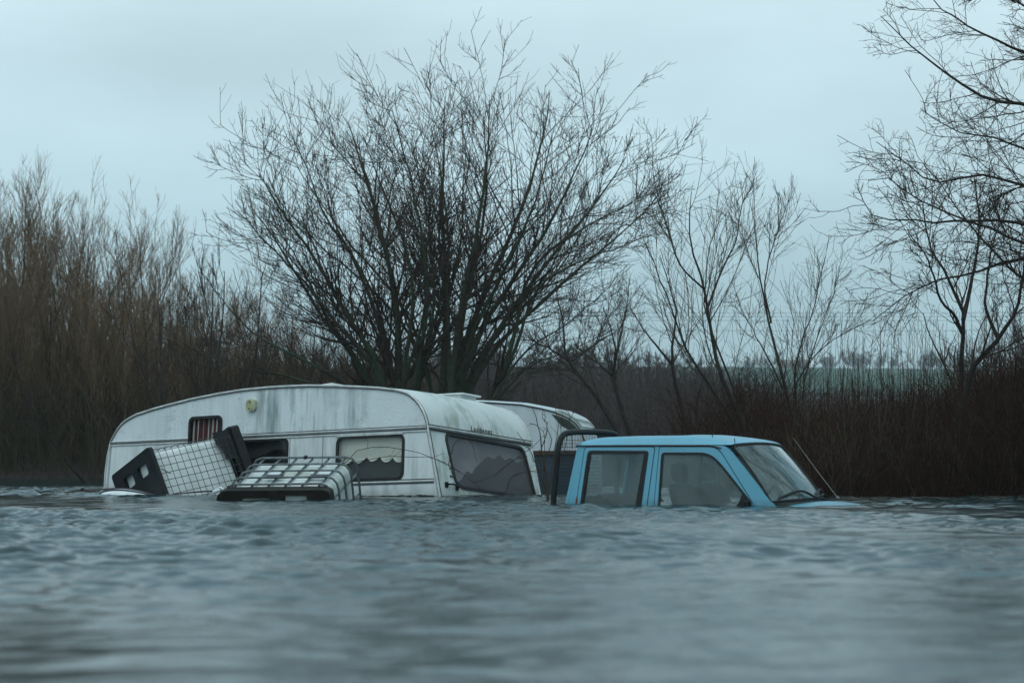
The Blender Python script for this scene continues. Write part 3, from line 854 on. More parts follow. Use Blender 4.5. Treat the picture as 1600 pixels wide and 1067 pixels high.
f = MB(); f.box(wpt(.28, .90, -.06), (.03, .16, .05), bev=.01); f.tube([wpt(.28, .97, -.02), wpt(.28, .9, -.06)], .008, 6); f.build("inside_mirror", M['blackplastic'], tk)
# wipers lie low across the glass
f = MB()
for q0, q1, h0, h1 in ((.50, .06, .03, .085), (.93, .55, .03, .10)):
    pts = smooth_line([wpt(q0, .0, .02), wpt((q0 * .6 + q1 * .4), h1 * 1.35, .03), wpt(q1, h0, .02)], 10)
    f.tube(pts, [.007] + [.012] * 8 + [.006], 6)
f.tube([wpt(.52, .0, .02), wpt(.72, .03, .03), wpt(.95, .10, .03)], .009, 6)
f.build("wiper", M['rubber'], tk, True)
# cowl, bonnet
f = MB(); f.loft([[wpt(q, 0, 0) + np.array((da, 0, dz)) for q in np.linspace(0, 1, 15)] for da, dz in ((-.03, -.01), (.04, -.018), (.10, -.012))]); f.build("cowl", M['blackplastic'], tk, True)
f = MB(); rings = []
for i, t in enumerate(np.linspace(0, 1, 12)):
    ring = []
    for j in range(21):
        q = j / 20; bul = 1 - (2 * q - 1) ** 2
        c = min(1, (1 - abs(2 * q - 1)) / .14)
        a = 2.19 + .18 * bul * (1 - t) + 1.0 * t + .08 * bul * t
        z = .012 + .048 * bul - .11 * t ** 1.4 - .05 * (1 - c) ** 2 - .02
        ring.append((a, .045 + .03 * t + (TW - .09 - .06 * t) * q, z))
    rings.append(ring)
f.loft(rings); f.build("bonnet", M['blue'], tk, True)
for v0, sg in ((.0, 1), (TW, -1)):
    f = MB(); f.loft([[(a, v0 + sg * w, z) for w, z in ((.02, -.4), (.012, -.1), (.02, -.03), (.05, .0))] for a in (2.12, 2.3, 2.7, 3.15)]); f.build("front_wing", M['blue'], tk, True)
f = MB(); pt0 = np.array((2.285, 1.36, .06)); f.tube([pt0, pt0 + np.array((-.23, -.01, .29)), pt0 + np.array((-.455, -.02, .585))], [.0045, .0035, .0022], 5); f.box(pt0, (.035, .035, .035), bev=.01); f.build("aerial", M['silver'], tk, True)
for q_ in ([(1.45, .25, .635), (1.44, .25, .69)], [(1.70, .2, .565), (1.69, .2, .63)]):
    f = MB(); f.tube(q_, .004, 5); f.build("short_aerial", M['rubber'], tk)
# rust by the rear door gap
f = MB(); f.panel([[(.112, -.03), (.128, -.03), (.136, .05), (.128, .085), (.118, .06)]], .003, tside(-.003)); f.build("rust_patch", M['redrust'], tk)
# roll bar and mesh guard behind the cab
hp = smooth_line([(-.15, .03, -.4), (-.135, .04, .0), (-.105, .06, .42), (-.095, .075, .56), (-.085, .13, .655), (-.075, .24, .69), (-.07, .5, .702), (-.07, 1.0, .702), (-.075, 1.26, .69), (-.085, 1.37, .655), (-.095, 1.425, .56), (-.135, 1.46, .0), (-.15, 1.47, -.4)], 60)
f = MB(); f.tube(hp, .030, 10); f.build("roll_bar", M['blackplastic'], tk, True)
f = MB()
for z in np.linspace(-.1, .62, 22): f.tube([(-.10, .06, z), (-.10, 1.43, z)], .0022, 4)
for v in np.linspace(.08, 1.42, 40): f.tube([(-.10, v, -.2), (-.10, v, .67)], .0022, 4)
f.build("mesh_guard", M['rubber'], tk)
# inside: two front seats and a rear bench, steering wheel, floor
def seat(a0, v0, w):
    f = MB(); rings = []
    for a, z, hw, th_ in ((a0 + .06, -.42, w * .95, .09), (a0 + .02, -.15, w, .10), (a0 - .05, .05, w, .095), (a0 - .10, .16, w * .88, .08), (a0 - .115, .2, w * .6, .06)):
        rings.append([(a + x, v0 + y, z) for x, y in rrect(-th_, -hw, th_, hw, min(th_, hw) * .8, 4)])
    f.loft(rings, True, True); s_ = f.build("seat", M['seat'], tk, True)
    f = MB(); rings = []
    for a, z, hw, th_ in ((a0 - .115, .215, .06, .035), (a0 - .12, .23, .105, .05), (a0 - .13, .30, .125, .055), (a0 - .14, .37, .11, .05), (a0 - .145, .395, .06, .03)):
        rings.append([(a + x, v0 + y, z) for x, y in rrect(-th_, -hw, th_, hw, th_ * .9, 4)])
    f.loft(rings, True, True); f.build("headrest", M['seat'], s_, True)
seat(1.16, .42, .23); seat(1.16, 1.08, .23)
f = MB(); f.loft([[(a, v, z) for v in (.14, TW - .14)] for a, z in ((.62, -.4), (.55, -.1), (.42, .04), (.30, .1), (.26, .06), (.22, -.4))]); f.build("rear_bench", M['seat'], tk, True)
f = MB(); cst = np.array((1.72, 1.08, .06)); ang = np.linspace(0, 2 * np.pi, 25)
f.tube([cst + .18 * np.array((.5 * math.cos(a), math.sin(a), .86 * math.cos(a))) for a in ang], .014, 6); f.build("steering_wheel", M['rubber'], tk, True)
f = MB(); f.box((1.98, TW / 2, -.05), (.34, TW - .16, .16), bev=.03); f.build("dashboard", M['inside'], tk)
f = MB(); f.box((1.1, TW / 2, -.43), (2.1, TW - .1, .03)); f.build("floor", M['inside'], tk)

# ------------------------------------------------------------------ floating debris
fl = P(205, 771, 30.6)
f = MB(); rings = []
for t in np.linspace(-1, 1, 17):
    w = .20 * (1 - t * t) ** .5 + .004; hgt = .085 * (1 - abs(t) ** 2.2) * (1 - .35 * t) + .004
    rings.append([(.40 * t, w * math.cos(a), hgt * math.sin(a) - .012) for a in np.linspace(0, math.pi, 11)])
f.loft(rings); fo = f.build("float_board", M['floatwhite'], None, True)
fo.matrix_world = Matrix.Translation((-4.6, 29.2, .0)) @ Matrix.Rotation(R(-8), 4, 'Z') @ Matrix.Rotation(R(3), 4, 'Y')
tag(fo, "white rounded board with a dark stripe floating under the tipped container's black pallet", "board")
f = MB()
f.tube([(.40 * t, -.20 * (1 - t * t) ** .5 * math.cos(R(48)), (.085 * (1 - abs(t) ** 2.2) * (1 - .35 * t) + .004) * math.sin(R(48)) - .006) for t in np.linspace(-.93, .96, 18)], .010, 6)
f.tube([(.40 * t, -.20 * (1 - t * t) ** .5 * math.cos(R(72)), (.085 * (1 - abs(t) ** 2.2) * (1 - .35 * t) + .004) * math.sin(R(72)) - .006) for t in np.linspace(-.8, .9, 18)], .006, 6)
f.build("stripe", M['stripe'], fo, True)
f = MB(); q = P(20, 768, 32.4)
f.add([(-1.6, -.09, -.03), (.72, -.05, -.03), (.72, .05, -.03), (-1.6, .11, -.03), (-1.6, -.09, .022), (.70, -.045, .014), (.70, .045, .014), (-1.6, .11, .026)], [(0, 1, 5, 4), (1, 2, 6, 5), (2, 3, 7, 6), (3, 0, 4, 7), (4, 5, 6, 7), (3, 2, 1, 0)])
o = f.build("floating_strip", M['palestrip']); o.location = (q[0], 32.4, .0); tag(o, "long pale plank floating flat on the water at far left", "strip")  # thin pale slab lying at water level
f = MB(); pts = [P(104, 769, 31.8), P(122, 766, 31.8), P(150, 765.5, 31.6), P(182, 764, 31.4)]
f.tube(smooth_line(pts, 12), np.linspace(.012, .022, 12), 6); f.tube([P(124, 766.5, 31.8), P(130, 762, 31.7)], .009, 5); f.tube([P(150, 766, 31.6), P(158, 768.5, 31.4)], .012, 5)
o = f.build("floating_branch", M['wood'], None, True); tag(o, "dead knobbly branch floating beside the tipped container's left corner", "branch")
f = MB(); pts = [P(270, 772, 28.4), P(300, 769, 28.3), P(330, 767, 28.2), P(352, 767.5, 27.8)]
f.tube(smooth_line(pts, 12), np.linspace(.008, .014, 12), 6)
o = f.build("floating_branch", M['wood'], None, True); tag(o, "thin dark stick floating along the foot of the fine wire cage", "branch")
f = MB()
for (x, y, d, s, ang) in ((338, 767, 27.2, .06, 20), (346, 763, 27.1, .045, -30)):
    c, sn = math.cos(R(ang)), math.sin(R(ang))
    f = MB(); f.box(P(x, y, d), (s * 1.5, s, s * .7), [[c, 0, -sn], [0, 1, 0], [sn, 0, c]], bev=.012)
    o = f.build("foam_scrap", M['floatwhite']); tag(o, ("smaller tilted" if s < .05 else "larger flat") + " white foam scrap floating between the two liquid containers", "scrap")
f = MB(); bl = P(168, 752, 33.2); rings = []
for z, r_ in ((-.55, .23), (-.5, .25), (-.1, .25), (-.08, .26), (-.04, .25), (.12, .25), (.15, .235), (.16, .1)):
    rings.append([(bl[0] + .22 + r_ * math.cos(a), bl[1] + r_ * math.sin(a), z + .1) for a in np.linspace(0, 2 * np.pi, 24, endpoint=False)])
f.loft(rings, True, True); o = f.build("plastic_drum", M['bluedrum'], None, True); tag(o, "dark blue plastic drum half hidden behind the caravan's left end", "drum")

# ------------------------------------------------------------------ bare trees
def unit(v): return v / (np.linalg.norm(v, axis=-1, keepdims=True) + 1e-9)

def along(Pa, Ra, idx, t):
    m = Pa.shape[1]
    x = t * (m - 1); i = np.minimum(x.astype(int), m - 2); f = (x - i)[:, None]
    a, b_ = Pa[idx, i], Pa[idx, i + 1]
    return a * (1 - f) + b_ * f, unit(b_ - a), Ra[idx, i] * (1 - f[:, 0]) + Ra[idx, i + 1] * f[:, 0]

def sprout(r, Pa, Ra, n, t0, t1, lenr, ang, up, wander, pts, rmin, rk=.6, taper=.35, lmax=9, lmin=.1, bend=0.0):
    """n children on every parent branch"""
    B = len(Pa)
    cnt = r.poisson(n, B) if n < 30 else np.full(B, n)
    idx = np.repeat(np.arange(B), cnt)
    if len(idx) == 0: return np.zeros((0, pts, 3)), np.zeros((0, pts))
    t = t0 + (t1 - t0) * r.random(len(idx))
    base, T, rad = along(Pa, Ra, idx, t)
    L = np.linalg.norm(np.diff(Pa, axis=1), axis=2).sum(1)[idx]
    ln = np.clip(L * r.uniform(*lenr, len(idx)) * (1.15 - .6 * t), lmin, lmax)
    pr = unit(np.cross(T, r.normal(size=T.shape)))
    a = np.radians(r.uniform(*ang, len(idx)))[:, None]
    d = unit(np.cos(a) * T + np.sin(a) * pr)
    out = [base]; seg = (ln / (pts - 1))[:, None]; p = base
    for k in range(pts - 1):
        d = unit(d + wander * r.normal(size=d.shape) + np.array([0, 0, up]))
        p = p + d * seg; out.append(p)
    Pc = np.stack(out, 1)
    r0 = np.maximum(rad * rk, rmin)
    Rc = r0[:, None] * np.linspace(1, taper, pts)[None, :]
    Rc = np.maximum(Rc, rmin * .75)
    return Pc, Rc

def make_tree(name, base, limbs, levels, bark_m, twig_m, r, label, cat, group=None, n0=14, sides=7, base_name="trunk"):
    """limbs: list of (points, r0, r1) in world space; levels: sprout settings"""
    root = empty(name, Matrix.Translation(Vector(base)), label, cat, group)
    base = np.array(base)
    Pa = np.stack([smooth_line(l[0], n0) for l in limbs]) - base
    jit = r.normal(size=Pa.shape) * .012; jit[:, 0] = 0
    Pa = Pa + jit * np.linspace(0, 1, n0)[None, :, None]
    Ra = np.stack([l[1] + (l[2] - l[1]) * np.linspace(0, 1, n0) ** .8 for l in limbs])
    v, f = tube_batch(Pa, Ra, sides)
    fast_mesh("trunk", [v], [f], bark_m, root)
    vs, fs = [], []
    cur = (Pa, Ra)
    for i, lv in enumerate(levels):
        cur2 = sprout(r, *cur, **lv)
        if len(cur2[0]):
            v, f = tube_batch(*cur2, 5 if i == 0 else (4 if i == 1 else 3)); vs.append(v); fs.append(f)
        cur = cur2 if len(cur2[0]) else cur
    fast_mesh("crown", vs, fs, twig_m, root)
    return root

def px_limb(pts, d0, r0, r1, d1=None, spread=0.0):
    d1 = d0 if d1 is None else d1
    n = len(pts)
    return (np.array([P(x, y, d0 + (d1 - d0) * i / (n - 1)) for i, (x, y) in enumerate(pts)]), r0, r1)

def build_main_tree():
    r = np.random.default_rng(11)
    D = 40
    L = []
    def lb(pts, r0, r1=.012, dd=0): L.append(px_limb(pts, D, r0, r1, D + dd))
    lb([(628, 770), (622, 640), (622, 520), (612, 440), (585, 330), (552, 215), (512, 108)], .17, .010, .8)
    lb([(612, 770), (605, 640), (585, 560), (540, 490), (490, 400), (434, 322), (378, 228)], .14, .009, -1.2)
    lb([(606, 770), (590, 650), (560, 570), (500, 490), (440, 390), (392, 325), (352, 292)], .12, .008, -.6)
    lb([(600, 770), (585, 660), (540, 600), (470, 560), (400, 525), (350, 470), (325, 420)], .10, .007, -2)
    lb([(622, 770), (618, 620), (590, 500), (560, 420), (505, 330), (466, 235), (432, 160)], .12, .008, 1.6)
    lb([(634, 770), (640, 640), (655, 560), (668, 470), (660, 380), (640, 270), (610, 165), (588, 78)], .12, .008, -1.8)
    lb([(690, 770), (690, 640), (695, 540), (697, 440), (690, 330), (695, 200), (690, 80)], .16, .009, .5)
    lb([(700, 770), (702, 640), (712, 540), (728, 440), (752, 330), (765, 200), (768, 60)], .16, .009, -1.2)
    lb([(704, 770), (706, 640), (720, 560), (760, 450), (810, 340), (850, 210), (870, 50)], .16, .009, 1.8)
    lb([(704, 770), (715, 630), (745, 530), (800, 440), (870, 330), (920, 220), (950, 110)], .15, .009, -.8)
    lb([(712, 770), (725, 640), (770, 530), (840, 430), (920, 330), (975, 250), (1005, 160)], .14, .009, .6)
    lb([(735, 770), (745, 660), (780, 590), (805, 520), (820, 450), (850, 400), (930, 345), (1000, 310), (1042, 255)], .12, .007, -1.6)
    lb([(740, 770), (760, 660), (810, 560), (880, 510), (940, 460), (975, 430)], .07, .006, 1.4)
    lb([(648, 770), (650, 640), (665, 560), (700, 470), (720, 380), (725, 260), (735, 140)], .10, .007, 2.4)
    lb([(640, 770), (630, 600), (645, 480), (630, 380), (600, 300), (570, 220), (560, 160)], .10, .007, -2.6)
    lb([(690, 770), (675, 620), (650, 520), (600, 440), (545, 380), (490, 300), (425, 205)], .09, .007, 2.6)
    lb([(700, 770), (730, 600), (790, 500), (860, 420), (910, 300), (935, 240)], .09, .007, 2.8)
    L = [(smooth_line(p, 24)[:(21 if p[-1][2] > 6.3 else 22)], r0 * .6, r1 * .8) for p, r0, r1 in L]
    for p, r0, r1 in list(L):
        q = smooth_line(p, 16)[4:]; q = smooth_line(q, 9); o_ = np.linspace(0, 1, 9)[:, None] ** 1.1
        q = q + o_ * np.array([[r.normal(0, .6), r.normal(0, 1.5), r.normal(-.45, .3)]])
        L.append((q, r0 * .55, r1 * .9))
    lv = [dict(n=22, t0=.24, t1=1, lenr=(.16, .42), ang=(25, 62), up=.055, wander=.075, pts=10, rmin=.0062, rk=.42, taper=.3, lmax=2.0),
          dict(n=4.9, t0=.12, t1=1, lenr=(.34, .74), ang=(25, 58), up=.08, wander=.09, pts=6, rmin=.0044, rk=.5, lmax=1.1, lmin=.2),
          dict(n=3.0, t0=.15, t1=1, lenr=(.32, .75), ang=(25, 60), up=.10, wander=.12, pts=5, rmin=.0033, rk=.7, lmax=.40, lmin=.12)]
    make_tree("bare_tree", (P(665, 766, D)[0], D, -.35), L, lv, M['bark_main'], M['twig_main'], r, "broad bare many-stemmed tree with mossy trunks rising behind the large caravan", "tree", None, 18)
build_main_tree()

def build_slender():
    r = np.random.default_rng(5)
    D = 33
    lv = [dict(n=10, t0=.25, t1=.97, lenr=(.25, .5), ang=(18, 42), up=.11, wander=.10, pts=7, rmin=.0048, rk=.45, taper=.3, lmax=1.5),
          dict(n=4.3, t0=.1, t1=.95, lenr=(.4, .9), ang=(18, 48), up=.09, wander=.12, pts=5, rmin=.0031, rk=.55, lmax=.8, lmin=.2),
          dict(n=2.0, t0=.1, t1=.95, lenr=(.4, .9), ang=(18, 48), up=.09, wander=.12, pts=4, rmin=.0023, rk=.7, lmax=.45, lmin=.12)]
    L = [px_limb(p, D, a * .75, .005, D + dd) for p, a, dd in (
        ([(1172, 720), (1160, 660), (1128, 590), (1108, 500), (1098, 440), (1078, 370), (1082, 300)], .062, .3),
        ([(1168, 720), (1150, 665), (1100, 590), (1070, 540), (1045, 470), (1010, 380)], .04, -.5),
        ([(1106, 480), (1125, 430), (1150, 370), (1160, 300)], .025, .4),
        ([(1098, 450), (1060, 410), (1035, 330), (1020, 300)], .022, -.4),
        ([(1176, 720), (1150, 620), (1120, 540), (1100, 470), (1110, 390), (1128, 325)], .03, .9))]
    make_tree("slender_tree", (P(1172, 720, D)[0], D, -.1), L, lv, M['bark_dark'], M['twig_pale'], r, "slender bare tree with leaning trunk and pale twigs above the truck's roof", "tree", None, 14, 6)
    L = [px_limb(p, D + 1.5, a * .75, .004, D + 1.5 + dd) for p, a, dd in (
        ([(1250, 720), (1235, 640), (1215, 560), (1190, 450), (1180, 370), (1170, 312)], .045, .3),
        ([(1255, 720), (1243, 610), (1245, 560), (1275, 470), (1290, 400)], .03, -.3),
        ([(1258, 720), (1240, 620), (1270, 560), (1320, 520), (1360, 500)], .022, -.6),
        ([(1205, 505), (1195, 440), (1215, 360), (1235, 300)], .02, .3),
        ([(1230, 620), (1190, 540), (1150, 470)], .022, .8),
        ([(1250, 700), (1260, 580), (1300, 470), (1312, 420)], .02, .5))]
    make_tree("slender_tree", (P(1250, 720, D + 1.5)[0], D + 1.5, 0), L, lv, M['bark_dark'], M['twig_pale'], r, "forked bare tree behind the pickup's windscreen with a low branch reaching right", "tree", None, 14, 6)
    # leaning stems between the tree and the truck
    for k, (pl, d, lab) in enumerate((
        ([[(985, 715), (960, 665), (925, 610), (888, 563), (878, 500), (866, 440)], [(888, 563), (850, 540), (815, 530)], [(890, 566), (935, 535), (975, 510)]], 37, "thin dark tree leaning left behind the second caravan, forked at mid height"),
        ([[(1000, 715), (975, 650), (960, 590), (962, 540), (945, 480)], [(962, 590), (930, 565), (900, 540)], [(962, 560), (975, 500), (985, 440)]], 39, "thin dark tree with a twisted top, right of the leaning forked tree"),
        ([[(1085, 715), (1065, 640), (1050, 560), (1055, 480), (1030, 400)], [(1050, 570), (1010, 520), (985, 480)]], 41, "faint bare sapling standing just left of the slender leaning tree"))):
        L = [px_limb(p, d, .05 if i == 0 else .025, .006, d + .3 * i) for i, p in enumerate(pl)]
        make_tree("thin_tree", (P(pl[0][0][0], 715, d)[0], d, .0), L, lv, M['bark_dark'], M['twig_main'], r, lab, "tree", None, 12, 6)
build_slender()

def build_right():
    r = np.random.default_rng(17)
    D = 26
    lv = [dict(n=24, t0=.2, t1=.98, lenr=(.16, .4), ang=(25, 62), up=.03, wander=.13, pts=8, rmin=.0045, rk=.4, taper=.3, lmax=1.1),
          dict(n=6.5, t0=.1, t1=1, lenr=(.3, .6), ang=(25, 65), up=.0, wander=.15, pts=6, rmin=.0029, rk=.55, lmax=.6, lmin=.15),
          dict(n=2.6, t0=.1, t1=1, lenr=(.3, .7), ang=(25, 65), up=.03, wander=.22, pts=4, rmin=.0021, rk=.7, lmax=.3, lmin=.08)]
    trunk = [(1790, 860), (1785, 640), (1770, 420), (1775, 200), (1790, -60)]
    L = [px_limb(trunk, D + .5, .2, .08)]
    for p, a, dd in (([(1778, 300), (1700, 210), (1600, 165), (1530, 150), (1470, 110), (1420, 70), (1375, 25)], .055, -.5),
                     ([(1780, 120), (1700, 110), (1610, 85), (1540, 55), (1480, 20), (1440, -20)], .045, .6),
                     ([(1785, 40), (1690, 40), (1600, 10), (1520, -30)], .04, -.3),
                     ([(1772, 420), (1690, 320), (1600, 290), (1530, 275), (1460, 285), (1410, 250), (1370, 222)], .045, .8),
                     ([(1772, 480), (1690, 390), (1600, 350), (1510, 345), (1440, 345), (1370, 340), (1345, 310)], .05, -.8),
                     ([(1774, 520), (1700, 430), (1600, 405), (1520, 425), (1450, 440), (1400, 475), (1360, 500)], .045, .4),
                     ([(1774, 440), (1680, 400), (1600, 380), (1500, 340), (1430, 310), (1390, 280), (1360, 285)], .04, -.2),
                     ([(1776, 560), (1700, 480), (1620, 450), (1560, 400), (1500, 330), (1450, 260)], .04, .9),
                     ([(1776, 350), (1700, 280), (1620, 240), (1550, 215), (1490, 205), (1440, 170)], .035, 1.0)):
        L.append(px_limb(p, D + .5, a * .72, .004, D + .5 + dd))
    make_tree("overhanging_tree", (P(1790, 860, D)[0], D + .5, -.5), L, lv, M['bark_dark'], M['twig_main'], r, "large bare tree reaching its long branches in from the right edge", "tree", None, 16, 7)
    D = 29
    lv2 = [dict(n=12, t0=.25, t1=1, lenr=(.2, .45), ang=(20, 55), up=.07, wander=.12, pts=7, rmin=.006, rk=.5, taper=.3, lmax=1.2),
           dict(n=5, t0=.1, t1=1, lenr=(.3, .65), ang=(20, 55), up=.06, wander=.16, pts=5, rmin=.0042, rk=.6, lmax=.6, lmin=.15),
           dict(n=2, t0=.1, t1=1, lenr=(.3, .7), ang=(20, 55), up=.06, wander=.18, pts=4, rmin=.003, rk=.7, lmax=.3, lmin=.1)]
    L = [px_limb(p, D, a, .006, D + dd) for p, a, dd in (
        ([(1502, 780), (1502, 640), (1503, 540), (1506, 490), (1480, 430), (1455, 380), (1440, 320)], .055, .2),
        ([(1503, 520), (1490, 490), (1470, 470), (1455, 420), (1430, 370)], .025, -.4),
        ([(1505, 500), (1520, 430), (1530, 360), (1525, 280)], .03, .4),
        ([(1504, 640), (1520, 575), (1560, 530), (1590, 480), (1600, 420), (1605, 350)], .045, -.3),
        ([(1560, 530), (1540, 480), (1545, 420), (1560, 340)], .025, .4))]
    make_tree("dark_tree", (P(1502, 780, D)[0], D, -.1), L, lv2, M['bark_dark'], M['twig_main'], r, "small dark bare tree with a forked trunk rising out of the right-hand brambles", "tree", None, 14, 6)
build_right()

# ---- willow shrubs: a few grown once, then copied
def shrub_variant(seed, h, stems, spread, bark_m, twig_m, n1=12, n2=6, n3=2.0, thick=.042, fat=1):
    r = np.random.default_rng(seed)
    az = r.uniform(0, 6.28, stems); tilt = np.radians(np.abs(r.normal(0, spread, stems)) + 1)
    d = np.stack([np.sin(tilt) * np.cos(az), np.sin(tilt) * np.sin(az), np.cos(tilt)], 1)
    p = np.stack([r.normal(0, .35, stems), r.normal(0, .35, stems), np.full(stems, -.4)], 1)
    out = [p]; ln = h * r.uniform(.65, 1.05, stems)
    for k in range(11):
        d = unit(d + r.normal(0, .055, d.shape) + np.array([0, 0, .035])); p = p + d * (ln / 11)[:, None]; out.append(p)
    Pa = np.stack(out, 1); Ra = (thick * r.uniform(.5, 1.1, stems))[:, None] * np.linspace(1, .16, 12)[None]
    v, f = tube_batch(Pa, Ra, 5)
    a = fast_mesh("trunk", [v], [f], bark_m)
    c1 = sprout(r, Pa, Ra, n1, .22, 1, (.16, .38), (14, 38), .12, .07, 7, .0065 * fat, .45, .3, 2.4)
    c2 = sprout(r, *c1, n2, .1, 1, (.3, .7), (12, 36), .12, .09, 5, .0048 * fat, .55, .4, 1.2, .3)
    c3 = sprout(r, *c2, n3, .1, 1, (.3, .7), (12, 36), .12, .1, 4, .0036 * fat, .7, .5, .6, .2)
    vs, fs = zip(*[tube_batch(*c, 3) for c in (c1, c2, c3)])
    c = fast_mesh("crown", list(vs), list(fs), twig_m)
    return a, c

variants = [shrub_variant(100 + i, 6.8, 13, 12, M['bark_tan'], M['twig_tan']) for i in range(4)]
dvariants = [shrub_variant(200 + i, 5.0, 11, 20, M['bark_dark'], M['twig_main'], 10, 5, 1.5, .045) for i in range(3)]
fvariants = [shrub_variant(300 + i, 5.0, 9, 26, M['bark_dark'], M['twig_main'], 11, 6, 2, .06, 6) for i in range(3)]
used = set()
def plant_shrub(var, name, x, y, z, sc, rz, label, cat, group):
    root = empty(name, Matrix.Translation((x, y, z)) @ Matrix.Rotation(rz, 4, 'Z') @ Matrix.Diagonal((sc[0], sc[0], sc[1], 1)), label, cat, group)
    for o in var:
        c = o if o.name not in used else o.copy()
        if o.name in used: col.objects.link(c)
        else: used.add(o.name)
        c.parent = root
    return root

rs = random.Random(4)
# thicket on the left bank, tallest at the picture's edge
def top_y(x):     # crown height over the picture, in photo pixels above the horizon
    return float(np.interp(x, [-160, 0, 60, 150, 230, 300, 380, 460, 560], [425, 440, 435, 420, 375, 350, 290, 245, 200]))
k = 0
for row, (d0, n) in enumerate(((60, 13), (65, 13), (71, 12))):
    for i in range(n):
        px = -140 + (560 + 140) * (i + .5 * (row % 2) + rs.uniform(-.3, .3)) / n
        d = d0 + rs.uniform(-1.8, 1.8)
        hh = top_y(px) * d / FPX * rs.uniform(.86, 1.04)
        x = (px - 800) * d / FPX
        z = float(ground_z(x, d)) - .1
        v = variants[(i + row * 2) % 4]
        s = (hh - z) / 7.0
        plant_shrub(v, "willow_shrub", x, d, z, (max(.75, s * rs.uniform(.85, 1.1)), s), rs.uniform(0, 6.28),
                    "tall bare tan willow with whippy upright stems in the dense left-bank thicket", "shrub", "bare willows crowding the left bank")
# darker shrubs behind the caravans and between the trees
for i, (px, d, top) in enumerate(((330, 47, 330), (400, 46, 290), (470, 49, 240), (525, 50, 185), (585, 54, 150), (740, 55, 130), (860, 60, 140), (1560, 37, 250), (1640, 36, 280), (1600, 40, 290), (1680, 40, 330))):
    x = (px - 800) * d / FPX; z = float(ground_z(x, d)) - .1
    hh = top * d / FPX + H
    s = (hh - z) / 5.0
    plant_shrub(dvariants[i % 3], "dark_shrub", x, d, z, (max(.6, s * 1.05), s), rs.uniform(0, 6.28),
                "dark bare shrub with spreading twigs in the scrub behind the caravans and truck", "shrub", "dark bare shrubs behind the vehicles")

# ---- uncountable stems: undergrowth and brambles
def stems(name, r, xs, ys, hs, twig_m, lean=.25, pts=5, rad=(.004, .009), up=.12, wander=.12, kids=2.0, arch=False):
    n = len(xs)
    p = np.stack([xs, ys, np.maximum(ground_z(xs, ys) - .1, -.25)], 1)
    az = r.uniform(0, 6.28, n); tl = np.abs(r.normal(0, lean, n))
    d = np.stack([np.sin(tl) * np.cos(az), np.sin(tl) * np.sin(az), np.cos(tl)], 1)
    out = [p]
    for k in range(pts - 1):
        g = up if not arch else up - .42 * k / (pts - 2)
        d = unit(d + r.normal(0, wander, d.shape) + np.array([0, 0, g])); p = p + d * (hs / (pts - 1))[:, None]; out.append(p)
    Pa = np.stack(out, 1); Ra = r.uniform(*rad, n)[:, None] * np.linspace(1, .4, pts)[None]
    lv = [tube_batch(Pa, Ra, 3)]
    c = sprout(r, Pa, Ra, kids, .15, 1, (.2, .5), (20, 60), .05, .15, 4, rad[0] * .7, .7, .5, 1.0, .15)
    lv.append(tube_batch(*c, 3))
    o = fast_mesh(name, [a[0] for a in lv], [a[1] for a in lv], twig_m)
    return tag(o, kind="stuff")

r = np.random.default_rng(31)
n = 5200
px = r.uniform(-200, 660, n); d = r.uniform(57, 74, n)
o = stems("undergrowth", r, (px - 800) * d / FPX, d, r.uniform(1.0, 3.4, n), M['bark_tan'], .34, 6, (.007, .014), .1, .16, 2.6)
tag(o, "dense brown undergrowth of thin stems filling the foot of the left-bank willows", "undergrowth")
n = 4200
px = r.uniform(1235, 1720, n); d = 27.2 + 8.5 * r.random(n) ** 1.4
hs = np.interp(px, [1235, 1320, 1420, 1500, 1600], [.7, .72, .85, 1.15, 1.7]) * r.uniform(.55, 1.15, n)
o = stems("bramble_thicket", r, (px - 800) * d / FPX, d, hs, M['bramble'], .55, 7, (.0038, .0075), .08, .20, 3.4)
tag(o, "dark tangled bramble thicket along the right-hand water's edge", "brambles")
n = 2100
px = r.uniform(1060, 1700, n); d = r.uniform(27.4, 33, n) + np.where(px < 1230, 4, 0)
o = stems("arching_brambles", r, (px - 800) * d / FPX, d, r.uniform(.8, 1.7, n) * np.interp(px, [1200, 1260, 1480, 1600], [1.2, .85, .9, 1.3]), M['bramble'], .4, 9, (.0035, .006), .12, .10, 1.6, True)
tag(o, "arching bramble runners looping over the thicket on the right", "brambles")
n = 420
px = r.uniform(1240, 1700, n); d = r.uniform(27.1, 30, n)
o = stems("pale_stems", r, (px - 800) * d / FPX, d, r.uniform(.5, 1.5, n), M['twig_pale'], .35, 7, (.0025, .0045), .1, .12, 2.0)
tag(o, "paler dead stems showing against the dark right-hand brambles", "stems")
n = 240
px = r.uniform(1250, 1620, n); d = r.uniform(29, 36, n)
o = stems("upright_whips", r, (px - 800) * d / FPX, d, r.uniform(1.2, 2.2, n), M['bramble'], .06, 7, (.004, .006), .1, .04, 1.2)
tag(o, "thin straight whips standing above the right-hand brambles against the field", "stems")
n = 3800
px = r.uniform(560, 1400, n); d = r.uniform(42, 70, n)
o = stems("mid_scrub", r, (px - 800) * d / FPX, d, r.uniform(.5, 1.3, n), M['scrub'], .3, 5, (.006, .011), kids=2.5)
tag(o, "brown scrub of fine twigs between the caravans and the hill", "scrub")
n = 6000
px = r.uniform(500, 1500, n); d = 66 * (150 / 66) ** r.random(n)
o = stems("hazy_scrub", r, (px - 800) * d / FPX, d, r.uniform(.6, 1.1, n) * np.interp(px, [980, 1120, 1250], [3.0, 2.2, 1.5]), M['scrub'], .3, 5, (.011, .022), kids=3)
tag(o, "hazy purple brown scrub and reeds below the green field", "scrub")

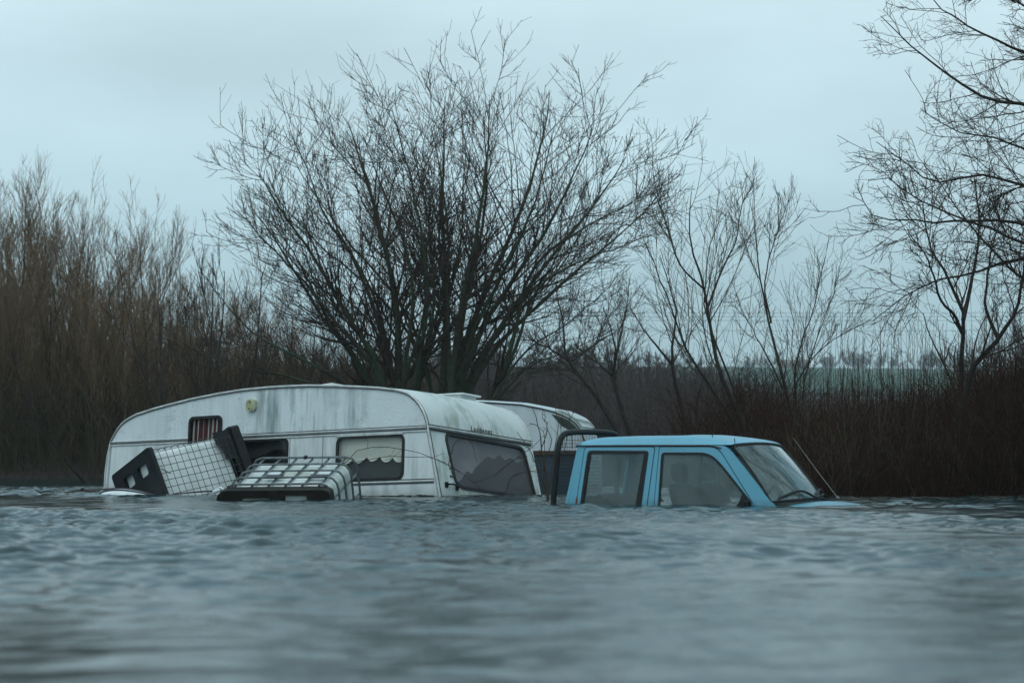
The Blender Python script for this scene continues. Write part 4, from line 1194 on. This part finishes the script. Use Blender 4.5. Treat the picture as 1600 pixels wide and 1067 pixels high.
# ---- brambles and saplings standing in the water among the vehicles
def briar(label, paths, d, rad, seed, name="briar"):
    r = np.random.default_rng(seed)
    f = []
    Pa = [smooth_line([P(x, y, d + dd) for x, y in p], 14) for p, dd in paths]
    Pa = np.stack(Pa); Pa = Pa + r.normal(0, .004, Pa.shape)
    Ra = np.full(Pa.shape[:2], rad) * np.linspace(1, .5, 14)[None]
    c = sprout(r, Pa, Ra, 5, .2, 1, (.06, .2), (30, 70), .05, .2, 5, rad * .55, .7, .5, .25, .04)
    A = tube_batch(Pa, Ra, 4); B = tube_batch(*c, 3)
    o = fast_mesh(name, [A[0], B[0]], [A[1], B[1]], M['bramble'])
    return tag(o, label, "briar")
briar("two thin bare briars arching from the water over the caravan's near corner", [([(492, 775), (510, 745), (535, 728), (552, 706), (590, 698), (640, 704), (690, 722), (740, 752), (760, 772)], 0), ([(494, 775), (520, 735), (560, 722), (610, 712), (650, 714), (680, 716), (720, 738)], .1), ([(700, 728), (712, 690), (735, 690), (745, 720)], .05), ([(770, 745), (800, 720), (830, 700), (850, 680)], .3), ([(790, 770), (800, 745), (840, 735), (870, 742)], .4)], 27.6, .0048, 3)
def sapling():
    r = np.random.default_rng(9)
    d = 26.0
    L = [px_limb(p, d, a, .003, d + dd) for p, a, dd in (([(858, 790), (852, 740), (846, 700), (842, 665), (832, 636)], .016, .1), ([(850, 720), (862, 690), (852, 660), (846, 648)], .006, .2),
         ([(846, 700), (855, 672), (846, 640)], .006, -.1), ([(856, 770), (868, 700), (872, 660), (866, 634)], .007, .3), ([(860, 780), (882, 700), (890, 655), (884, 640)], .006, .4), ([(858, 780), (836, 720), (820, 690), (806, 675)], .006, .2),
         ([(858, 788), (845, 750), (852, 700), (848, 672), (826, 660)], .005, -.2), ([(880, 700), (876, 670), (880, 650), (870, 650)], .004, .1), ([(894, 700), (893, 660), (895, 640)], .004, .1), ([(832, 775), (826, 745), (830, 735)], .005, .0))]
    lv = [dict(n=4, t0=.3, t1=1, lenr=(.06, .18), ang=(30, 70), up=.05, wander=.2, pts=5, rmin=.0022, rk=.6, taper=.5, lmax=.16, lmin=.03)]
    make_tree("sapling", (P(858, 790, d)[0], d, -.3), L, lv, M['bark_tan'], M['bramble'], r, "spindly bare sapling standing in the water left of the truck's roll bar", "sapling", None, 12, 5)
sapling()

n = 380
r = np.random.default_rng(77)
px = np.r_[r.uniform(1290, 1640, 260), r.uniform(60, 260, 60), r.uniform(560, 850, 40), r.uniform(1335, 1420, 20)]
d = np.r_[r.uniform(25.4, 27.8, 260), r.uniform(30.4, 32.5, 60), r.uniform(28.0, 28.5, 40), r.uniform(22.6, 25, 20)]
x = (px - 800) * d / FPX
L_ = r.uniform(.03, .22, n) ; a_ = r.normal(0, .6, n)
zz = waves(x, d)
Pa = np.stack([np.stack([x + t * L_ * np.cos(a_), d + t * L_ * np.sin(a_), zz + .006 + r.normal(0, .004, n)], 1) for t in (-.5, 0, .5)], 1)
v, f = tube_batch(Pa, r.uniform(.003, .008, n)[:, None] * np.ones((1, 3)), 4)
o = fast_mesh("floating_litter", [v], [f], M['wood'])
tag(o, "bits of twig and reed floating along the water's edge", "litter", None, "stuff")

# ------------------------------------------------------------------ far hill: trees on the skyline, house, power line
rs = random.Random(12)
far_px = list(np.linspace(690, 1120, 24)) + [1168, 1182, 1196, 1288, 1299, 1336, 1347, 1353, 1372, 1391, 1398, 1440, 1452, 1466, 1500, 1511, 1548, 1580, 1590, 1625]
for i, px in enumerate(far_px):
    copse = px < 1125
    px += rs.uniform(-9, 9) if copse else rs.uniform(-3, 3)
    d = rs.uniform(320, 390) if copse else rs.uniform(950, 1010)
    x = (px - 800) * d / FPX; z = float(ground_z(x, d)) - .5
    s = rs.uniform(.8, 1.5) * (np.interp(px, [690, 1000, 1125], [1.45, 1.3, .9]) if copse else rs.choice([.6, .8, 1.2, 1.5]))
    plant_shrub(fvariants[i % 3], "far_tree", x, d, z, (s * rs.uniform(1.2, 1.9), s), rs.uniform(0, 6.28),
                "hazy rounded tree in the far copse left of the green field" if copse else "hazy bare tree on the far skyline of the hill", "tree", "far copse trees" if copse else "far skyline trees")
n = 1500
px = r.uniform(1000, 1560, n); d = r.uniform(405, 425, n)
o = stems("far_hedge", r, (px - 800) * d / FPX, d, r.uniform(.5, 1.3, n), M['scrub'], .4, 4, (.06, .1), kids=2)
tag(o, "dim hazy hedge along the foot of the green field", "hedge")
hx, hd = (1238 - 800) * 950 / FPX, 950
hz_ = float(ground_z(hx, hd))
hs_ = empty("far_house", Matrix.Translation((hx, hd, hz_ - .5)) @ Matrix.Diagonal((1.7, 1.7, .9, 1)), "hazy brown house with a pitched roof on the far skyline", "house")
f = MB(); f.box((0, 0, 1.2), (7, 5, 2.6)); f.build("wall", M['brick'], hs_)
f = MB(); f.add([(-3.8, -2.8, 2.5), (3.8, -2.8, 2.5), (3.8, 2.8, 2.5), (-3.8, 2.8, 2.5), (-3.4, 0, 4.2), (3.4, 0, 4.2)], [(0, 1, 5, 4), (2, 3, 4, 5), (1, 2, 5), (3, 0, 4), (3, 2, 1, 0)]); rf = f.build("roof", M['tile'], hs_)
f = MB(); f.box((2.4, 0, 4.2), (.7, .7, 1.4)); f.build("chimney", M['brick'], rf)
for w in (-2, 0, 2):
    f = MB(); f.box((w, -2.52, 1.3), (.9, .06, 1.1)); f.build("window", M['bluepanel'], hs_)
pd = 190
pl = empty("power_line", Matrix.Translation((0, pd, 0)), "faint overhead power cables crossing the sky above the green field", "power line")
for y in (489, 495, 501, 517):
    z = H + (720 - y) * pd / FPX
    f = MB(); f.tube([(x, 0, z + .00012 * (x - 25) ** 2) for x in np.linspace(-70, 110, 30)], .012, 4); f.build("cable", M['wire'], pl)

# ------------------------------------------------------------------ haze
f = MB(); f.box((0, 760, 24), (3600, 1700, 54))
hm = bpy.data.materials.new("haze"); hm.use_nodes = True
ht = hm.node_tree
for n_ in list(ht.nodes): ht.nodes.remove(n_)
ho = ht.nodes.new("ShaderNodeOutputMaterial"); pv = ht.nodes.new("ShaderNodeVolumePrincipled")
pv.inputs["Color"].default_value = (.88, .95, .98, 1); pv.inputs["Density"].default_value = .00036; pv.inputs["Anisotropy"].default_value = 0.2
ht.links.new(pv.outputs[0], ho.inputs["Volume"])
o = f.build("haze", hm); tag(o, kind="stuff")
